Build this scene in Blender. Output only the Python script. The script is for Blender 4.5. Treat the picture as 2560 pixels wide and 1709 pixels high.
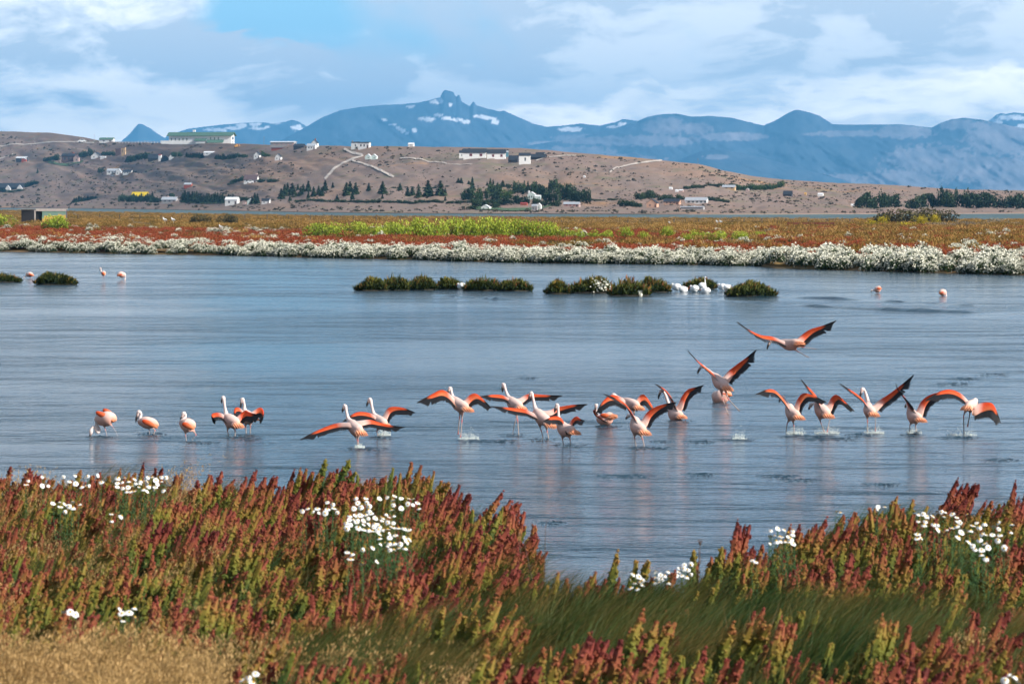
import bpy, bmesh, math, random
import numpy as np
from mathutils import Vector

random.seed(7)
RNG = np.random.default_rng(11)
scene = bpy.context.scene
for _o in list(bpy.data.objects):
    bpy.data.objects.remove(_o)

# ------------------------------------------------------------------ camera
# A long lens held level 3.87 m above the pond. F is its focal length in pixels of
# the 2560-pixel wide photograph, YH the row of eye level.
F, YH, H = 12000.0, 510.0, 3.87
cam_data = bpy.data.cameras.new("camera")
cam = bpy.data.objects.new("camera", cam_data)
scene.collection.objects.link(cam)
cam.location = (0, 0, H)
cam.rotation_euler = (math.radians(90), 0, 0)
cam_data.sensor_width = 36.0
cam_data.lens = F / 2560.0 * 36.0
cam_data.shift_y = (YH - 854.5) / 2560.0
cam_data.clip_start = 0.5
cam_data.clip_end = 80000
cam_data.dof.use_dof = True
cam_data.dof.focus_distance = 84
cam_data.dof.aperture_fstop = 13.0
scene.camera = cam

# ------------------------------------------------------------------ world and sun
SUN_VEC = Vector((0.84, -0.42, 0.52)).normalized()
SUN_EL = math.asin(SUN_VEC.z)
SUN_ROT = math.atan2(SUN_VEC.x, SUN_VEC.y)

class NT:
    """small helper for node trees"""
    def __init__(self, tree):
        self.t = tree
    def n(self, typ, **kw):
        nd = self.t.nodes.new(typ)
        for k, v in kw.items():
            setattr(nd, k, v)
        return nd
    def put(self, sock, v):
        if hasattr(v, "is_output") or isinstance(v, bpy.types.NodeSocket):
            self.t.links.new(v, sock)
        else:
            sock.default_value = v
    def math(self, op, a, b=None, c=None, clamp=False):
        nd = self.n("ShaderNodeMath", operation=op, use_clamp=clamp)
        self.put(nd.inputs[0], a)
        if b is not None: self.put(nd.inputs[1], b)
        if c is not None: self.put(nd.inputs[2], c)
        return nd.outputs[0]
    def mix(self, f, a, b, blend="MIX"):
        nd = self.n("ShaderNodeMix", data_type="RGBA", blend_type=blend)
        self.put(nd.inputs[0], f)
        self.put(nd.inputs[6], a if not isinstance(a, tuple) else (*a, 1)[:4])
        self.put(nd.inputs[7], b if not isinstance(b, tuple) else (*b, 1)[:4])
        return nd.outputs[2]
    def noise(self, vec, scale, detail=4, rough=0.55, dist=0.0, w=None):
        nd = self.n("ShaderNodeTexNoise")
        if w is not None:
            nd.noise_dimensions = "4D"; nd.inputs["W"].default_value = w
        if vec is not None: self.t.links.new(vec, nd.inputs["Vector"])
        nd.inputs["Scale"].default_value = scale
        nd.inputs["Detail"].default_value = detail
        nd.inputs["Roughness"].default_value = rough
        nd.inputs["Distortion"].default_value = dist
        return nd.outputs[0]
    def ramp(self, f, stops):
        nd = self.n("ShaderNodeValToRGB")
        el = nd.color_ramp.elements
        while len(el) < len(stops): el.new(0.5)
        for e, (p, c) in zip(el, stops):
            e.position = p; e.color = (*c, 1) if len(c) == 3 else c
        self.put(nd.inputs[0], f)
        return nd.outputs[0]
    def smooth(self, v, a, b, lo=0.0, hi=1.0):
        nd = self.n("ShaderNodeMapRange", interpolation_type="SMOOTHSTEP")
        self.put(nd.inputs[0], v); nd.inputs[1].default_value = a; nd.inputs[2].default_value = b
        nd.inputs[3].default_value = lo; nd.inputs[4].default_value = hi
        return nd.outputs[0]
    def vec(self, x, y, z):
        nd = self.n("ShaderNodeCombineXYZ")
        for s, v in zip(nd.inputs, (x, y, z)): self.put(s, v)
        return nd.outputs[0]

world = bpy.data.worlds.new("World")
scene.world = world
world.use_nodes = True
wt = world.node_tree
wt.nodes.clear()
N = NT(wt)
out = N.n("ShaderNodeOutputWorld")
bg = N.n("ShaderNodeBackground")
bg.inputs["Strength"].default_value = 0.07
wt.links.new(bg.outputs[0], out.inputs[0])
sky = N.n("ShaderNodeTexSky", sky_type="NISHITA")
sky.sun_disc = False
sky.sun_elevation = SUN_EL
sky.sun_rotation = SUN_ROT
sky.air_density = 1.0; sky.dust_density = 0.4; sky.ozone_density = 2.0
tc = N.n("ShaderNodeTexCoord")
sep = N.n("ShaderNodeSeparateXYZ")
wt.links.new(tc.outputs["Generated"], sep.inputs[0])
dx, dy, dz = sep.outputs
az = N.math("ARCTAN2", dx, dy)
U = N.math("MULTIPLY", az, 12.0)            # azimuth and elevation, twelfths of a radian
V = N.math("MULTIPLY", dz, 12.0)
# clouds grow taller with elevation, as cumulus rows nearer overhead do
Vl = N.math("MULTIPLY", N.math("LOGARITHM", N.math("ADD", N.math("MAXIMUM", V, 0.0), 0.55), 2.718), 1.1)
warp = N.noise(N.vec(U, Vl, 1.0), 2.2, 3, 0.5)
wu = N.math("ADD", U, N.math("MULTIPLY", N.math("SUBTRACT", warp, 0.5), 0.35))
wv = N.math("ADD", N.math("MULTIPLY", Vl, 2.0), N.math("MULTIPLY", N.math("SUBTRACT", warp, 0.5), 0.30))
p1 = N.vec(wu, wv, 18.2)
p2 = N.vec(N.math("ADD", wu, 5.3), N.math("MULTIPLY", wv, 1.15), 9.1)
p3 = N.vec(U, N.math("MULTIPLY", Vl, 1.3), 21.4)
big = N.noise(p1, 1.35, 3, 0.5, 0.0)
fine = N.noise(p2, 3.4, 8, 0.60, 0.1)
body = N.math("ADD", N.math("MULTIPLY", big, 0.48), N.math("MULTIPLY", fine, 0.52))
# broad darker-bellied cloud bank whose lower rim climbs to the right
rim = N.math("ADD", N.math("MULTIPLY", U, 0.085), 0.235)
above = N.math("SUBTRACT", V, rim)
bank = N.smooth(N.math("ADD", above, N.math("MULTIPLY", N.math("SUBTRACT", fine, 0.5), 0.40)), -0.03, 0.035)
bank_left = N.smooth(U, -0.75, -0.35)
bank = N.math("MULTIPLY", bank, N.math("ADD", N.math("MULTIPLY", bank_left, 0.45), 0.55))
bank = N.math("MULTIPLY", bank, N.smooth(V, 0.7, 1.6, 1.0, 0.35))
lit = N.smooth(body, 0.36, 0.57)
lit = N.math("ADD", lit, N.smooth(V, 0.05, 0.30, 0.18, 0.0))
shade = N.math("SUBTRACT", lit, N.math("MULTIPLY", bank, 0.72), clamp=True)
ccol = N.ramp(shade, [(0.0, (9.0, 10.0, 11.2)), (0.3, (14.0, 14.4, 14.8)), (0.65, (21.5, 20.3, 18.5)), (1.0, (29, 26.5, 23.0))])
# haze-white near the horizon
low = N.smooth(V, 0.0, 0.26, 0.75, 0.0)
ccol = N.mix(low, ccol, (27.0, 24.5, 20.0))
# gaps of open blue high up
gapn = N.noise(p3, 1.7, 5, 0.5, 0.2)
hole_u = N.math("ABSOLUTE", N.math("ADD", U, 0.62))
hole = N.math("MULTIPLY", N.smooth(hole_u, 0.02, 0.30, 0.38, 0.0), N.smooth(N.math("ADD", V, N.math("MULTIPLY", N.math("SUBTRACT", fine, 0.5), 0.35)), 0.37, 0.44))
cover = N.math("ADD", N.math("ADD", gapn, hole), N.smooth(V, 0.45, 2.0, -0.04, 0.16))
gap = N.smooth(cover, 0.60, 0.82)
gap = N.math("MULTIPLY", gap, N.smooth(V, 0.25, 0.45))
blue = N.mix(N.smooth(V, 0.6, 2.5), (5.0, 9.5, 12.5), sky.outputs[0])
col = N.mix(gap, ccol, blue)
# clouds thinned above the view, to cut ambient light and darken the water
thin = N.smooth(V, 0.52, 1.6, 0.0, 0.88)
col = N.mix(thin, col, sky.outputs[0])
col = N.mix(N.smooth(dz, -0.03, -0.002, 1.0, 0.0), col, (7.0, 9.0, 11.0))
wt.links.new(col, bg.inputs["Color"])

sun_data = bpy.data.lights.new("sun", "SUN")
sun_data.energy = 5.0
sun_data.angle = math.radians(0.53)
sun_data.color = (1.0, 0.95, 0.87)
sun = bpy.data.objects.new("sun", sun_data)
scene.collection.objects.link(sun)
sun.rotation_euler = (-SUN_VEC).to_track_quat("-Z", "Y").to_euler()
sun.location = (60, -40, 60)

scene.view_settings.view_transform = "Standard"
scene.view_settings.look = "None"
scene.view_settings.exposure = 0.5
scene.view_settings.gamma = 1.0
scene.view_settings.use_curve_mapping = False
scene.cycles.use_denoising = True
scene.cycles.use_adaptive_sampling = True
scene.cycles.adaptive_threshold = 0.025
world.cycles.sampling_method = "MANUAL"
world.cycles.sample_map_resolution = 512
scene.cycles.max_bounces = 5
scene.cycles.diffuse_bounces = 2
scene.cycles.glossy_bounces = 3
scene.cycles.transmission_bounces = 3
scene.cycles.transparent_max_bounces = 8
scene.cycles.volume_bounces = 0
scene.cycles.caustics_reflective = False
scene.cycles.caustics_refractive = False
scene.cycles.sample_clamp_indirect = 4.0

# ------------------------------------------------------------------ helpers
COL = scene.collection

def P(px, py, d):
    """the place that lies d metres ahead along the ray of photograph pixel (px, py)"""
    return Vector((d * (px - 1280) / F, d, H - d * (py - YH) / F))

def dw(py, z=0.0):
    """distance at which height z is seen on pixel row py"""
    return (H - z) * F / (py - YH)

def lerp_tab(tab, x, soft=0.0):
    xs = [a for a, _ in tab]; ys = [b for _, b in tab]
    if soft:
        x = np.asarray(x, dtype=float)
        return sum(np.interp(x + k * soft, xs, ys) * w for k, w in ((-1, .08), (-.66, .14), (-.33, .18), (0, .2), (.33, .18), (.66, .14), (1, .08)))
    return np.interp(x, xs, ys)

def mesh_of(name, verts, faces):
    me = bpy.data.meshes.new(name)
    va = np.array([tuple(v) for v in verts], dtype=np.float32)
    me.vertices.add(len(va)); me.vertices.foreach_set("co", va.ravel())
    ln = np.fromiter((len(f) for f in faces), dtype=np.int32, count=len(faces))
    fl = np.fromiter((i for f in faces for i in f), dtype=np.int32, count=int(ln.sum()))
    me.loops.add(len(fl)); me.loops.foreach_set("vertex_index", fl)
    me.polygons.add(len(ln)); me.polygons.foreach_set("loop_start", np.concatenate([[0], np.cumsum(ln)[:-1]]).astype(np.int32))
    me.polygons.foreach_set("use_smooth", np.zeros(len(ln), dtype=bool))
    me.update(calc_edges=True)
    return me

def link(name, me, parent=None, mat=None, loc=(0, 0, 0), smooth=False):
    o = bpy.data.objects.new(name, me)
    COL.objects.link(o)
    o.location = loc
    if parent is not None:
        o.parent = parent
    if mat is not None and me is not None and not me.materials:
        me.materials.append(mat)
    if smooth and me is not None:
        me.polygons.foreach_set("use_smooth", [True] * len(me.polygons))
    return o

def empty(name, loc=(0, 0, 0)):
    o = bpy.data.objects.new(name, None)
    o.empty_display_size = 0.2
    COL.objects.link(o)
    o.location = loc
    return o

def tag(o, label=None, cat=None, group=None, kind=None):
    if label: o["label"] = label
    if cat: o["category"] = cat
    if group: o["group"] = group
    if kind: o["kind"] = kind
    return o

def set_attr(me, name, vals, typ="FLOAT"):
    a = me.attributes.new(name, typ, "POINT")
    if typ == "FLOAT":
        a.data.foreach_set("value", np.asarray(vals, dtype=np.float32).ravel())
    elif typ == "FLOAT_COLOR":
        a.data.foreach_set("color", np.asarray(vals, dtype=np.float32).ravel())
    elif typ == "FLOAT_VECTOR":
        a.data.foreach_set("vector", np.asarray(vals, dtype=np.float32).ravel())
    elif typ == "INT":
        a.data.foreach_set("value", np.asarray(vals, dtype=np.int32).ravel())

def _hash2(ix, iy, seed):
    n = (ix * 374761393 + iy * 668265263 + seed * 69069) & 0x7fffffff
    n = ((n ^ (n >> 13)) * 1274126177) & 0x7fffffff
    return ((n ^ (n >> 16)) & 0xffff) / 65535.0

def _h1(ix, iy, seed):
    n = (ix * 374761393 + iy * 668265263 + seed * 69069) & 0x7fffffff
    n = ((n ^ (n >> 13)) * 1274126177) & 0x7fffffff
    return ((n ^ (n >> 16)) & 0xffff) / 65535.0

def vnoise(x, y, seed=0):
    if np.size(x) == 1 and np.size(y) == 1:          # one place: plain arithmetic is quicker
        x = float(np.ravel(x)[0]) if not isinstance(x, float) else x
        y = float(np.ravel(y)[0]) if not isinstance(y, float) else y
        ix = math.floor(x); iy = math.floor(y); fx = x - ix; fy = y - iy
        fx = fx * fx * (3 - 2 * fx); fy = fy * fy * (3 - 2 * fy)
        return (_h1(ix, iy, seed) * (1 - fx) + _h1(ix + 1, iy, seed) * fx) * (1 - fy) + (_h1(ix, iy + 1, seed) * (1 - fx) + _h1(ix + 1, iy + 1, seed) * fx) * fy
    x = np.asarray(x, dtype=np.float64); y = np.asarray(y, dtype=np.float64)
    ix = np.floor(x).astype(np.int64); iy = np.floor(y).astype(np.int64)
    fx = x - ix; fy = y - iy
    fx = fx * fx * (3 - 2 * fx); fy = fy * fy * (3 - 2 * fy)
    a = _hash2(ix, iy, seed); b = _hash2(ix + 1, iy, seed)
    c = _hash2(ix, iy + 1, seed); d = _hash2(ix + 1, iy + 1, seed)
    return (a * (1 - fx) + b * fx) * (1 - fy) + (c * (1 - fx) + d * fx) * fy

def fbm(x, y, seed=0, oct=4):
    s = 0; a = 0.5; t = 0
    for k in range(oct):
        s = s + a * vnoise(x * 2 ** k, y * 2 ** k, seed + k * 17); t += a; a *= 0.5
    return s / t

def grid_mesh(name, pts):
    """pts: array rows x cols x 3"""
    r, c, _ = pts.shape
    idx = np.arange(r * c).reshape(r, c)
    f = np.stack([idx[:-1, :-1], idx[:-1, 1:], idx[1:, 1:], idx[1:, :-1]], -1).reshape(-1, 4)
    me = bpy.data.meshes.new(name)
    me.vertices.add(r * c); me.vertices.foreach_set("co", pts.reshape(-1).astype(np.float32))
    me.loops.add(f.size); me.loops.foreach_set("vertex_index", f.reshape(-1).astype(np.int32))
    me.polygons.add(len(f)); me.polygons.foreach_set("loop_start", np.arange(0, f.size, 4, dtype=np.int32))
    me.polygons.foreach_set("use_smooth", [True] * len(f))
    me.update(calc_edges=True)
    return me

def catmull(pts, n):
    """smooth curve through pts (list of arrays), n samples, roughly even by segment length"""
    p = np.array([np.array(q, dtype=float) for q in pts])
    if len(p) == 2:
        t = np.linspace(0, 1, n)[:, None]
        return p[0] * (1 - t) + p[1] * t
    ext = np.vstack([2 * p[0] - p[1], p, 2 * p[-1] - p[-2]])
    seg = np.linalg.norm(np.diff(p[:, :3], axis=0), axis=1)
    cum = np.concatenate([[0], np.cumsum(np.maximum(seg, 1e-6))])
    res = []
    for s in np.linspace(0, cum[-1], n):
        k = min(max(np.searchsorted(cum, s, side="right") - 1, 0), len(p) - 2)
        t = (s - cum[k]) / (cum[k + 1] - cum[k])
        a, b, c, d = ext[k], ext[k + 1], ext[k + 2], ext[k + 3]
        res.append(0.5 * ((2 * b) + (c - a) * t + (2 * a - 5 * b + 4 * c - d) * t * t + (3 * b - a - 3 * c + d) * t ** 3))
    return np.array(res)

ORD = "first second third fourth fifth sixth seventh eighth ninth tenth eleventh twelfth thirteenth fourteenth fifteenth sixteenth seventeenth eighteenth nineteenth twentieth".split()
ORD += ["twenty-" + w for w in ORD[:9]] + ["thirtieth"] + ["thirty-" + w for w in ORD[:9]] + ["fortieth"] + ["forty-" + w for w in ORD[:9]]
def rank_labels(objs, tail="from the left"):
    """alike things that stand in a row: each is told apart by its place in that row"""
    objs = sorted(objs, key=lambda o: o.location.x / o.location.y)
    for i, o in enumerate(objs):
        o["label"] = f'{ORD[i]} {o["label"]}, {tail}'

# ------------------------------------------------------------------ materials
def new_mat(name):
    m = bpy.data.materials.new(name)
    m.use_nodes = True
    m.node_tree.nodes.clear()
    nt = NT(m.node_tree)
    o = nt.n("ShaderNodeOutputMaterial")
    b = nt.n("ShaderNodeBsdfPrincipled")
    m.node_tree.links.new(b.outputs[0], o.inputs[0])
    return m, nt, b, o

def plain(name, c, rough=0.7, vary=0.25, scale=3.0, spec=0.3, obj_rand=0.0, bump=0.0):
    """a procedural material: one colour broken up by noise, each object a little different"""
    m, nt, b, o = new_mat(name)
    tcd = nt.n("ShaderNodeTexCoord")
    nz = nt.noise(tcd.outputs["Object"], scale, 5, 0.6)
    f = nt.math("ADD", nt.math("MULTIPLY", nt.math("SUBTRACT", nz, 0.5), 2 * vary), 1.0)
    if obj_rand:
        oi = nt.n("ShaderNodeObjectInfo")
        f = nt.math("ADD", f, nt.math("MULTIPLY", nt.math("SUBTRACT", oi.outputs["Random"], 0.5), obj_rand))
    cc = nt.vec(nt.math("MULTIPLY", f, c[0]), nt.math("MULTIPLY", f, c[1]), nt.math("MULTIPLY", f, c[2]))
    nt.t.links.new(cc, b.inputs["Base Color"])
    b.inputs["Roughness"].default_value = rough
    b.inputs["Specular IOR Level"].default_value = spec
    if bump:
        bp = nt.n("ShaderNodeBump"); bp.inputs["Strength"].default_value = bump
        nt.t.links.new(nz, bp.inputs["Height"]); nt.t.links.new(bp.outputs[0], b.inputs["Normal"])
    return m

def vcol_mat(name, rough=0.7, vary=0.15, scale=20.0, spec=0.25, transl=0.0):
    m, nt, b, o = new_mat(name)
    at = nt.n("ShaderNodeAttribute", attribute_name="Col")
    tcd = nt.n("ShaderNodeTexCoord")
    nz = nt.noise(tcd.outputs["Object"], scale, 4, 0.6)
    f = nt.math("ADD", nt.math("MULTIPLY", nt.math("SUBTRACT", nz, 0.5), 2 * vary), 1.0)
    mx = nt.n("ShaderNodeVectorMath", operation="SCALE")
    nt.t.links.new(at.outputs["Color"], mx.inputs[0]); nt.t.links.new(f, mx.inputs["Scale"])
    nt.t.links.new(mx.outputs[0], b.inputs["Base Color"])
    b.inputs["Roughness"].default_value = rough
    b.inputs["Specular IOR Level"].default_value = spec
    if transl:
        tr = nt.n("ShaderNodeBsdfTranslucent"); nt.t.links.new(mx.outputs[0], tr.inputs[0])
        ms = nt.n("ShaderNodeMixShader"); ms.inputs[0].default_value = transl
        nt.t.links.new(b.outputs[0], ms.inputs[1]); nt.t.links.new(tr.outputs[0], ms.inputs[2])
        nt.t.links.new(ms.outputs[0], o.inputs[0])
    return m

# ---- geometry-node scatter for what nobody could count
def scatter(name, pts, rot, scl, idx, protos, label, cat):
    me = bpy.data.meshes.new(name)
    n = len(pts)
    me.vertices.add(n)
    me.vertices.foreach_set("co", np.asarray(pts, dtype=np.float32).ravel())
    set_attr(me, "rot", rot, "FLOAT_VECTOR")
    set_attr(me, "scl", scl, "FLOAT_VECTOR")
    set_attr(me, "idx", idx, "INT")
    o = link(name, me)
    tag(o, label, cat, kind="stuff")
    g = bpy.data.node_groups.new(name + "_scatter", "GeometryNodeTree")
    g.interface.new_socket("Geometry", in_out="INPUT", socket_type="NodeSocketGeometry")
    g.interface.new_socket("Geometry", in_out="OUTPUT", socket_type="NodeSocketGeometry")
    gi = g.nodes.new("NodeGroupInput"); go = g.nodes.new("NodeGroupOutput")
    col = bpy.data.collections.new(name + "_kinds")
    for k, p in enumerate(protos):
        po = bpy.data.objects.new(f"{k:03d}_{name}_kind", p)
        col.objects.link(po)
    ci = g.nodes.new("GeometryNodeCollectionInfo")
    ci.inputs["Collection"].default_value = col
    ci.inputs["Separate Children"].default_value = True
    ci.inputs["Reset Children"].default_value = True
    ip = g.nodes.new("GeometryNodeInstanceOnPoints")
    def na(nm, t):
        a = g.nodes.new("GeometryNodeInputNamedAttribute"); a.data_type = t
        a.inputs["Name"].default_value = nm
        return a.outputs["Attribute"]
    e2r = g.nodes.new("FunctionNodeEulerToRotation")
    L = g.links.new
    L(na("rot", "FLOAT_VECTOR"), e2r.inputs[0])
    L(gi.outputs[0], ip.inputs["Points"])
    L(ci.outputs[0], ip.inputs["Instance"])
    ip.inputs["Pick Instance"].default_value = True
    L(na("idx", "INT"), ip.inputs["Instance Index"])
    L(e2r.outputs[0], ip.inputs["Rotation"])
    L(na("scl", "FLOAT_VECTOR"), ip.inputs["Scale"])
    L(ip.outputs[0], go.inputs[0])
    md = o.modifiers.new("scatter", "NODES"); md.node_group = g
    return o
# ================================================================== THE SETTING
# ---- ground sheet below everything, to the foot of the mountains
m, nt, b, o_ = new_mat("steppe_floor")
tcd = nt.n("ShaderNodeTexCoord")
nz = nt.noise(tcd.outputs["Object"], 0.002, 6, 0.6)
nt.t.links.new(nt.mix(nz, (0.20, 0.13, 0.08), (0.30, 0.22, 0.14)), b.inputs["Base Color"])
b.inputs["Roughness"].default_value = 0.95
xs = np.linspace(-21000, 21000, 30); ys = np.concatenate([np.linspace(-300, 3000, 12), np.linspace(3500, 50500, 20)])
gx, gy = np.meshgrid(xs, ys)
ground = link("ground", grid_mesh("ground", np.stack([gx, gy, np.full_like(gx, -1.6)], -1)), mat=m)
tag(ground, kind="structure")

# ---- water
def water_mat(name, deep, rough, s1, s2, strength, wind, foam=False):
    m, nt, b, o_ = new_mat(name)
    tcd = nt.n("ShaderNodeTexCoord")
    v = tcd.outputs["Object"]
    mp = nt.n("ShaderNodeMapping"); mp.inputs["Rotation"].default_value = (0, 0, math.radians(14))
    mp.inputs["Scale"].default_value = (0.75, 1.0, 1.0)
    nt.t.links.new(v, mp.inputs[0])
    w1 = nt.noise(mp.outputs[0], s1, 3, 0.55, 0.6)
    w2 = nt.noise(mp.outputs[0], s2, 3, 0.6, 0.3)
    w3 = nt.noise(mp.outputs[0], s1 * 0.22, 2, 0.5, 0.4)
    gust = nt.smooth(nt.noise(v, wind, 3, 0.55, 0.5), 0.33, 0.66, 0.22, 1.0)
    hgt = nt.math("ADD", nt.math("ADD", nt.math("MULTIPLY", w1, 1.0), nt.math("MULTIPLY", w2, 0.32)), nt.math("MULTIPLY", w3, 3.0))
    hgt = nt.math("MULTIPLY", hgt, gust)
    bp = nt.n("ShaderNodeBump"); bp.inputs["Strength"].default_value = 1.0
    bp.inputs["Distance"].default_value = strength
    nt.t.links.new(hgt, bp.inputs["Height"])
    nt.t.links.new(bp.outputs[0], b.inputs["Normal"])
    b.inputs["IOR"].default_value = 1.333
    b.inputs["Roughness"].default_value = rough
    silt = nt.noise(v, wind * 0.6, 3, 0.5)
    base = nt.mix(silt, deep, tuple(x * 1.5 for x in deep))
    if foam:
        fm = nt.noise(v, 0.075, 5, 0.65, 0.8)
        fmask = nt.smooth(fm, 0.645, 0.70)
        base = nt.mix(fmask, base, (0.75, 0.78, 0.78))
        rr = nt.math("ADD", nt.math("MULTIPLY", fmask, 0.7), rough)
        nt.t.links.new(rr, b.inputs["Roughness"])
    nt.t.links.new(base, b.inputs["Base Color"])
    return m

POND = water_mat("pond_water", (0.014, 0.036, 0.052), 0.10, 1.15, 5.0, 0.26, 0.045)
LAKE = water_mat("lake_water", (0.075, 0.112, 0.110), 0.5, 0.25, 1.2, 0.35, 0.008, foam=True)
LAKE.node_tree.nodes["Principled BSDF"].inputs["Specular IOR Level"].default_value = 0.2

def sheet(name, x0, x1, y0, y1, z, mat, nx=2, ny=2):
    gx, gy = np.meshgrid(np.linspace(x0, x1, nx), np.linspace(y0, y1, ny))
    return link(name, grid_mesh(name, np.stack([gx, gy, np.full_like(gx, z)], -1)), mat=mat)
pond = tag(sheet("pond", -160, 160, 20, 560, 0.0, POND), kind="structure")
lake = tag(sheet("lake", -2600, 2600, 900, 8200, 0.0, LAKE), kind="structure")

# ---- far bank: the flat of red and white plants between pond and lake
SHORE = [(-1800, 596), (0, 629), (640, 640), (1280, 656), (1895, 665), (1945, 671), (2560, 688), (4400, 735)]
LAKE_NEAR = [(-1800, 523), (0, 527), (860, 545), (1720, 550), (2560, 554), (4400, 557)]
def shore_d(px):
    return dw(lerp_tab(SHORE, px)) * (1 + 0.010 * (vnoise(np.asarray(px) / 45.0, 0.5, 3) - .5))
def far_z(px, d):
    ds = shore_d(px); dl = dw(lerp_tab(LAKE_NEAR, px, 200))
    a = np.clip((d - ds) / 3.0, -0.5, 1)
    e = np.clip((dl - d) / 120.0, -0.2, 1)
    return 0.32 * a * np.ones_like(d) * np.clip(e * 1.2, -0.3, 1) + 0.25 * (fbm(np.asarray(px) / 90., d / 40., 5) - .5) * np.clip(e, 0, 1) * np.clip(a, 0, 1)
pxs = np.arange(-1700, 4301, 20.0)
tt = np.concatenate([[-0.012, -0.004, 0.0, 0.004], np.linspace(0.012, 1.0, 50) ** 1.5, [1.03]])
rows = []
for t in tt:
    ds = shore_d(pxs); dl = dw(lerp_tab(LAKE_NEAR, pxs, 200))
    d = ds + (dl - ds) * t
    rows.append(np.stack([d * (pxs - 1280) / F, d, far_z(pxs, d)], -1))
m, nt, b, o_ = new_mat("far_bank_turf")
tcd = nt.n("ShaderNodeTexCoord")
v = tcd.outputs["Object"]
mp = nt.n("ShaderNodeMapping"); mp.inputs["Scale"].default_value = (0.35, 0.05, 1)
nt.t.links.new(v, mp.inputs[0])
n1 = nt.noise(mp.outputs[0], 0.30, 5, 0.6); n2 = nt.noise(v, 0.9, 4, 0.6)
c1 = nt.ramp(n1, [(0.25, (0.11, 0.085, 0.02)), (0.45, (0.24, 0.105, 0.03)), (0.58, (0.17, 0.11, 0.025)), (0.72, (0.27, 0.15, 0.045)), (0.85, (0.20, 0.07, 0.03))])
nt.t.links.new(nt.mix(n2, c1, (0.09, 0.07, 0.02)), b.inputs["Base Color"])
b.inputs["Roughness"].default_value = 0.95
far_bank = tag(link("far_bank", grid_mesh("far_bank", np.array(rows)), mat=m), kind="structure")

# ---- hillside
HS = [(-1800, 519), (0, 520), (300, 522), (860, 533), (1280, 535), (1720, 537), (2560, 534), (4400, 531)]
RIDGE = [(-1800, 312), (-300, 322), (0, 328), (130, 332), (200, 341), (250, 351), (300, 355), (420, 357.5), (600, 359), (850, 365),
         (1000, 366), (1150, 367), (1300, 371), (1480, 385), (1600, 395), (1700, 405), (1760, 413), (1820, 428), (1870, 439),
         (1950, 449), (2050, 455), (2180, 459), (2290, 467), (2400, 474), (2560, 476), (3200, 486), (4400, 500)]
DEPTH = [(-1800, 2000), (0, 2000), (860, 1300), (1700, 1150), (2560, 1100), (4400, 1000)]
def hill_pos(px, py):
    """the spot of the hillside seen at (px, py); py must lie between ridge and shore"""
    ys_ = float(lerp_tab(HS, px, 260)); yr = float(lerp_tab(RIDGE, px, 14))
    t = (ys_ - py) / (ys_ - yr)
    t = min(max(t, -0.02), 1.0)
    return Vector(hill_pt(np.array([px], dtype=float), np.array([t]))[0])
def hill_pt(px, t):
    ys_ = lerp_tab(HS, px, 260); yr = lerp_tab(RIDGE, px, 14)
    ds = dw(ys_)
    d = ds + lerp_tab(DEPTH, px, 300) * np.clip(t, 0, 1) ** 0.85
    py = ys_ + (yr - ys_) * t
    z = H - d * (py - YH) / F
    bump = (fbm(px / 60.0, t * 9.0, 23) - .5) * 5.0 + (fbm(px / 16.0, t * 30.0, 29) - .5) * 1.6
    z = z + bump * np.clip(t * 5, 0, 1) * np.clip((1.06 - t) * 4, 0.15, 1) * d / 4500.0
    return np.stack([d * (px - 1280) / F, d, z], -1)
pxs = np.arange(-1700, 4301, 7.0)
ts = np.concatenate([[-0.02], np.linspace(0, 1, 120)])
rows = [hill_pt(pxs, np.full_like(pxs, t)) for t in ts]
rows[0][:, 2] = -0.8
rows[1][:, 2] = np.maximum(rows[1][:, 2], 0.25)
last = rows[-1]
for k, (dd, fz) in enumerate([(200, .97), (500, .85), (1000, .5), (1600, -0.02)]):
    q = last.copy(); q[:, 1] += dd; q[:, 0] *= q[:, 1] / last[:, 1]; q[:, 2] = last[:, 2] * fz - (1.5 if fz < 0 else 0)
    rows.append(q)
m, nt, b, o_ = new_mat("dry_hillside")
tcd = nt.n("ShaderNodeTexCoord"); v = tcd.outputs["Object"]
mp = nt.n("ShaderNodeMapping"); mp.inputs["Scale"].default_value = (1.0, 0.33, 3.0)
nt.t.links.new(v, mp.inputs[0])
n1 = nt.noise(mp.outputs[0], 0.006, 6, 0.62, 0.4)
n2 = nt.noise(mp.outputs[0], 0.045, 5, 0.65)
n3 = nt.noise(mp.outputs[0], 0.25, 3, 0.6)
c1 = nt.ramp(n1, [(0.28, (0.235, 0.172, 0.148)), (0.42, (0.295, 0.20, 0.158)), (0.52, (0.265, 0.195, 0.16)), (0.62, (0.325, 0.21, 0.148)), (0.76, (0.295, 0.21, 0.165))])
c2 = nt.mix(nt.smooth(n2, 0.5, 0.72), c1, (0.22, 0.19, 0.12))
c3 = nt.mix(nt.smooth(n3, 0.55, 0.75, 0, 0.55), c2, (0.15, 0.135, 0.11))
c3 = nt.mix(nt.smooth(nt.noise(mp.outputs[0], 0.012, 4, 0.6, 0.3, w=4.0), 0.60, 0.68, 0, 0.8), c3, (0.42, 0.235, 0.105))
nt.t.links.new(c3, b.inputs["Base Color"])
b.inputs["Roughness"].default_value = 1.0
b.inputs["Specular IOR Level"].default_value = 0.1
bp = nt.n("ShaderNodeBump"); bp.inputs["Strength"].default_value = 0.3; bp.inputs["Distance"].default_value = 2.0
nt.t.links.new(n2, bp.inputs["Height"]); nt.t.links.new(bp.outputs[0], b.inputs["Normal"])
hillside = tag(link("hillside", grid_mesh("hillside", np.array(rows)), mat=m), kind="structure")

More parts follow.
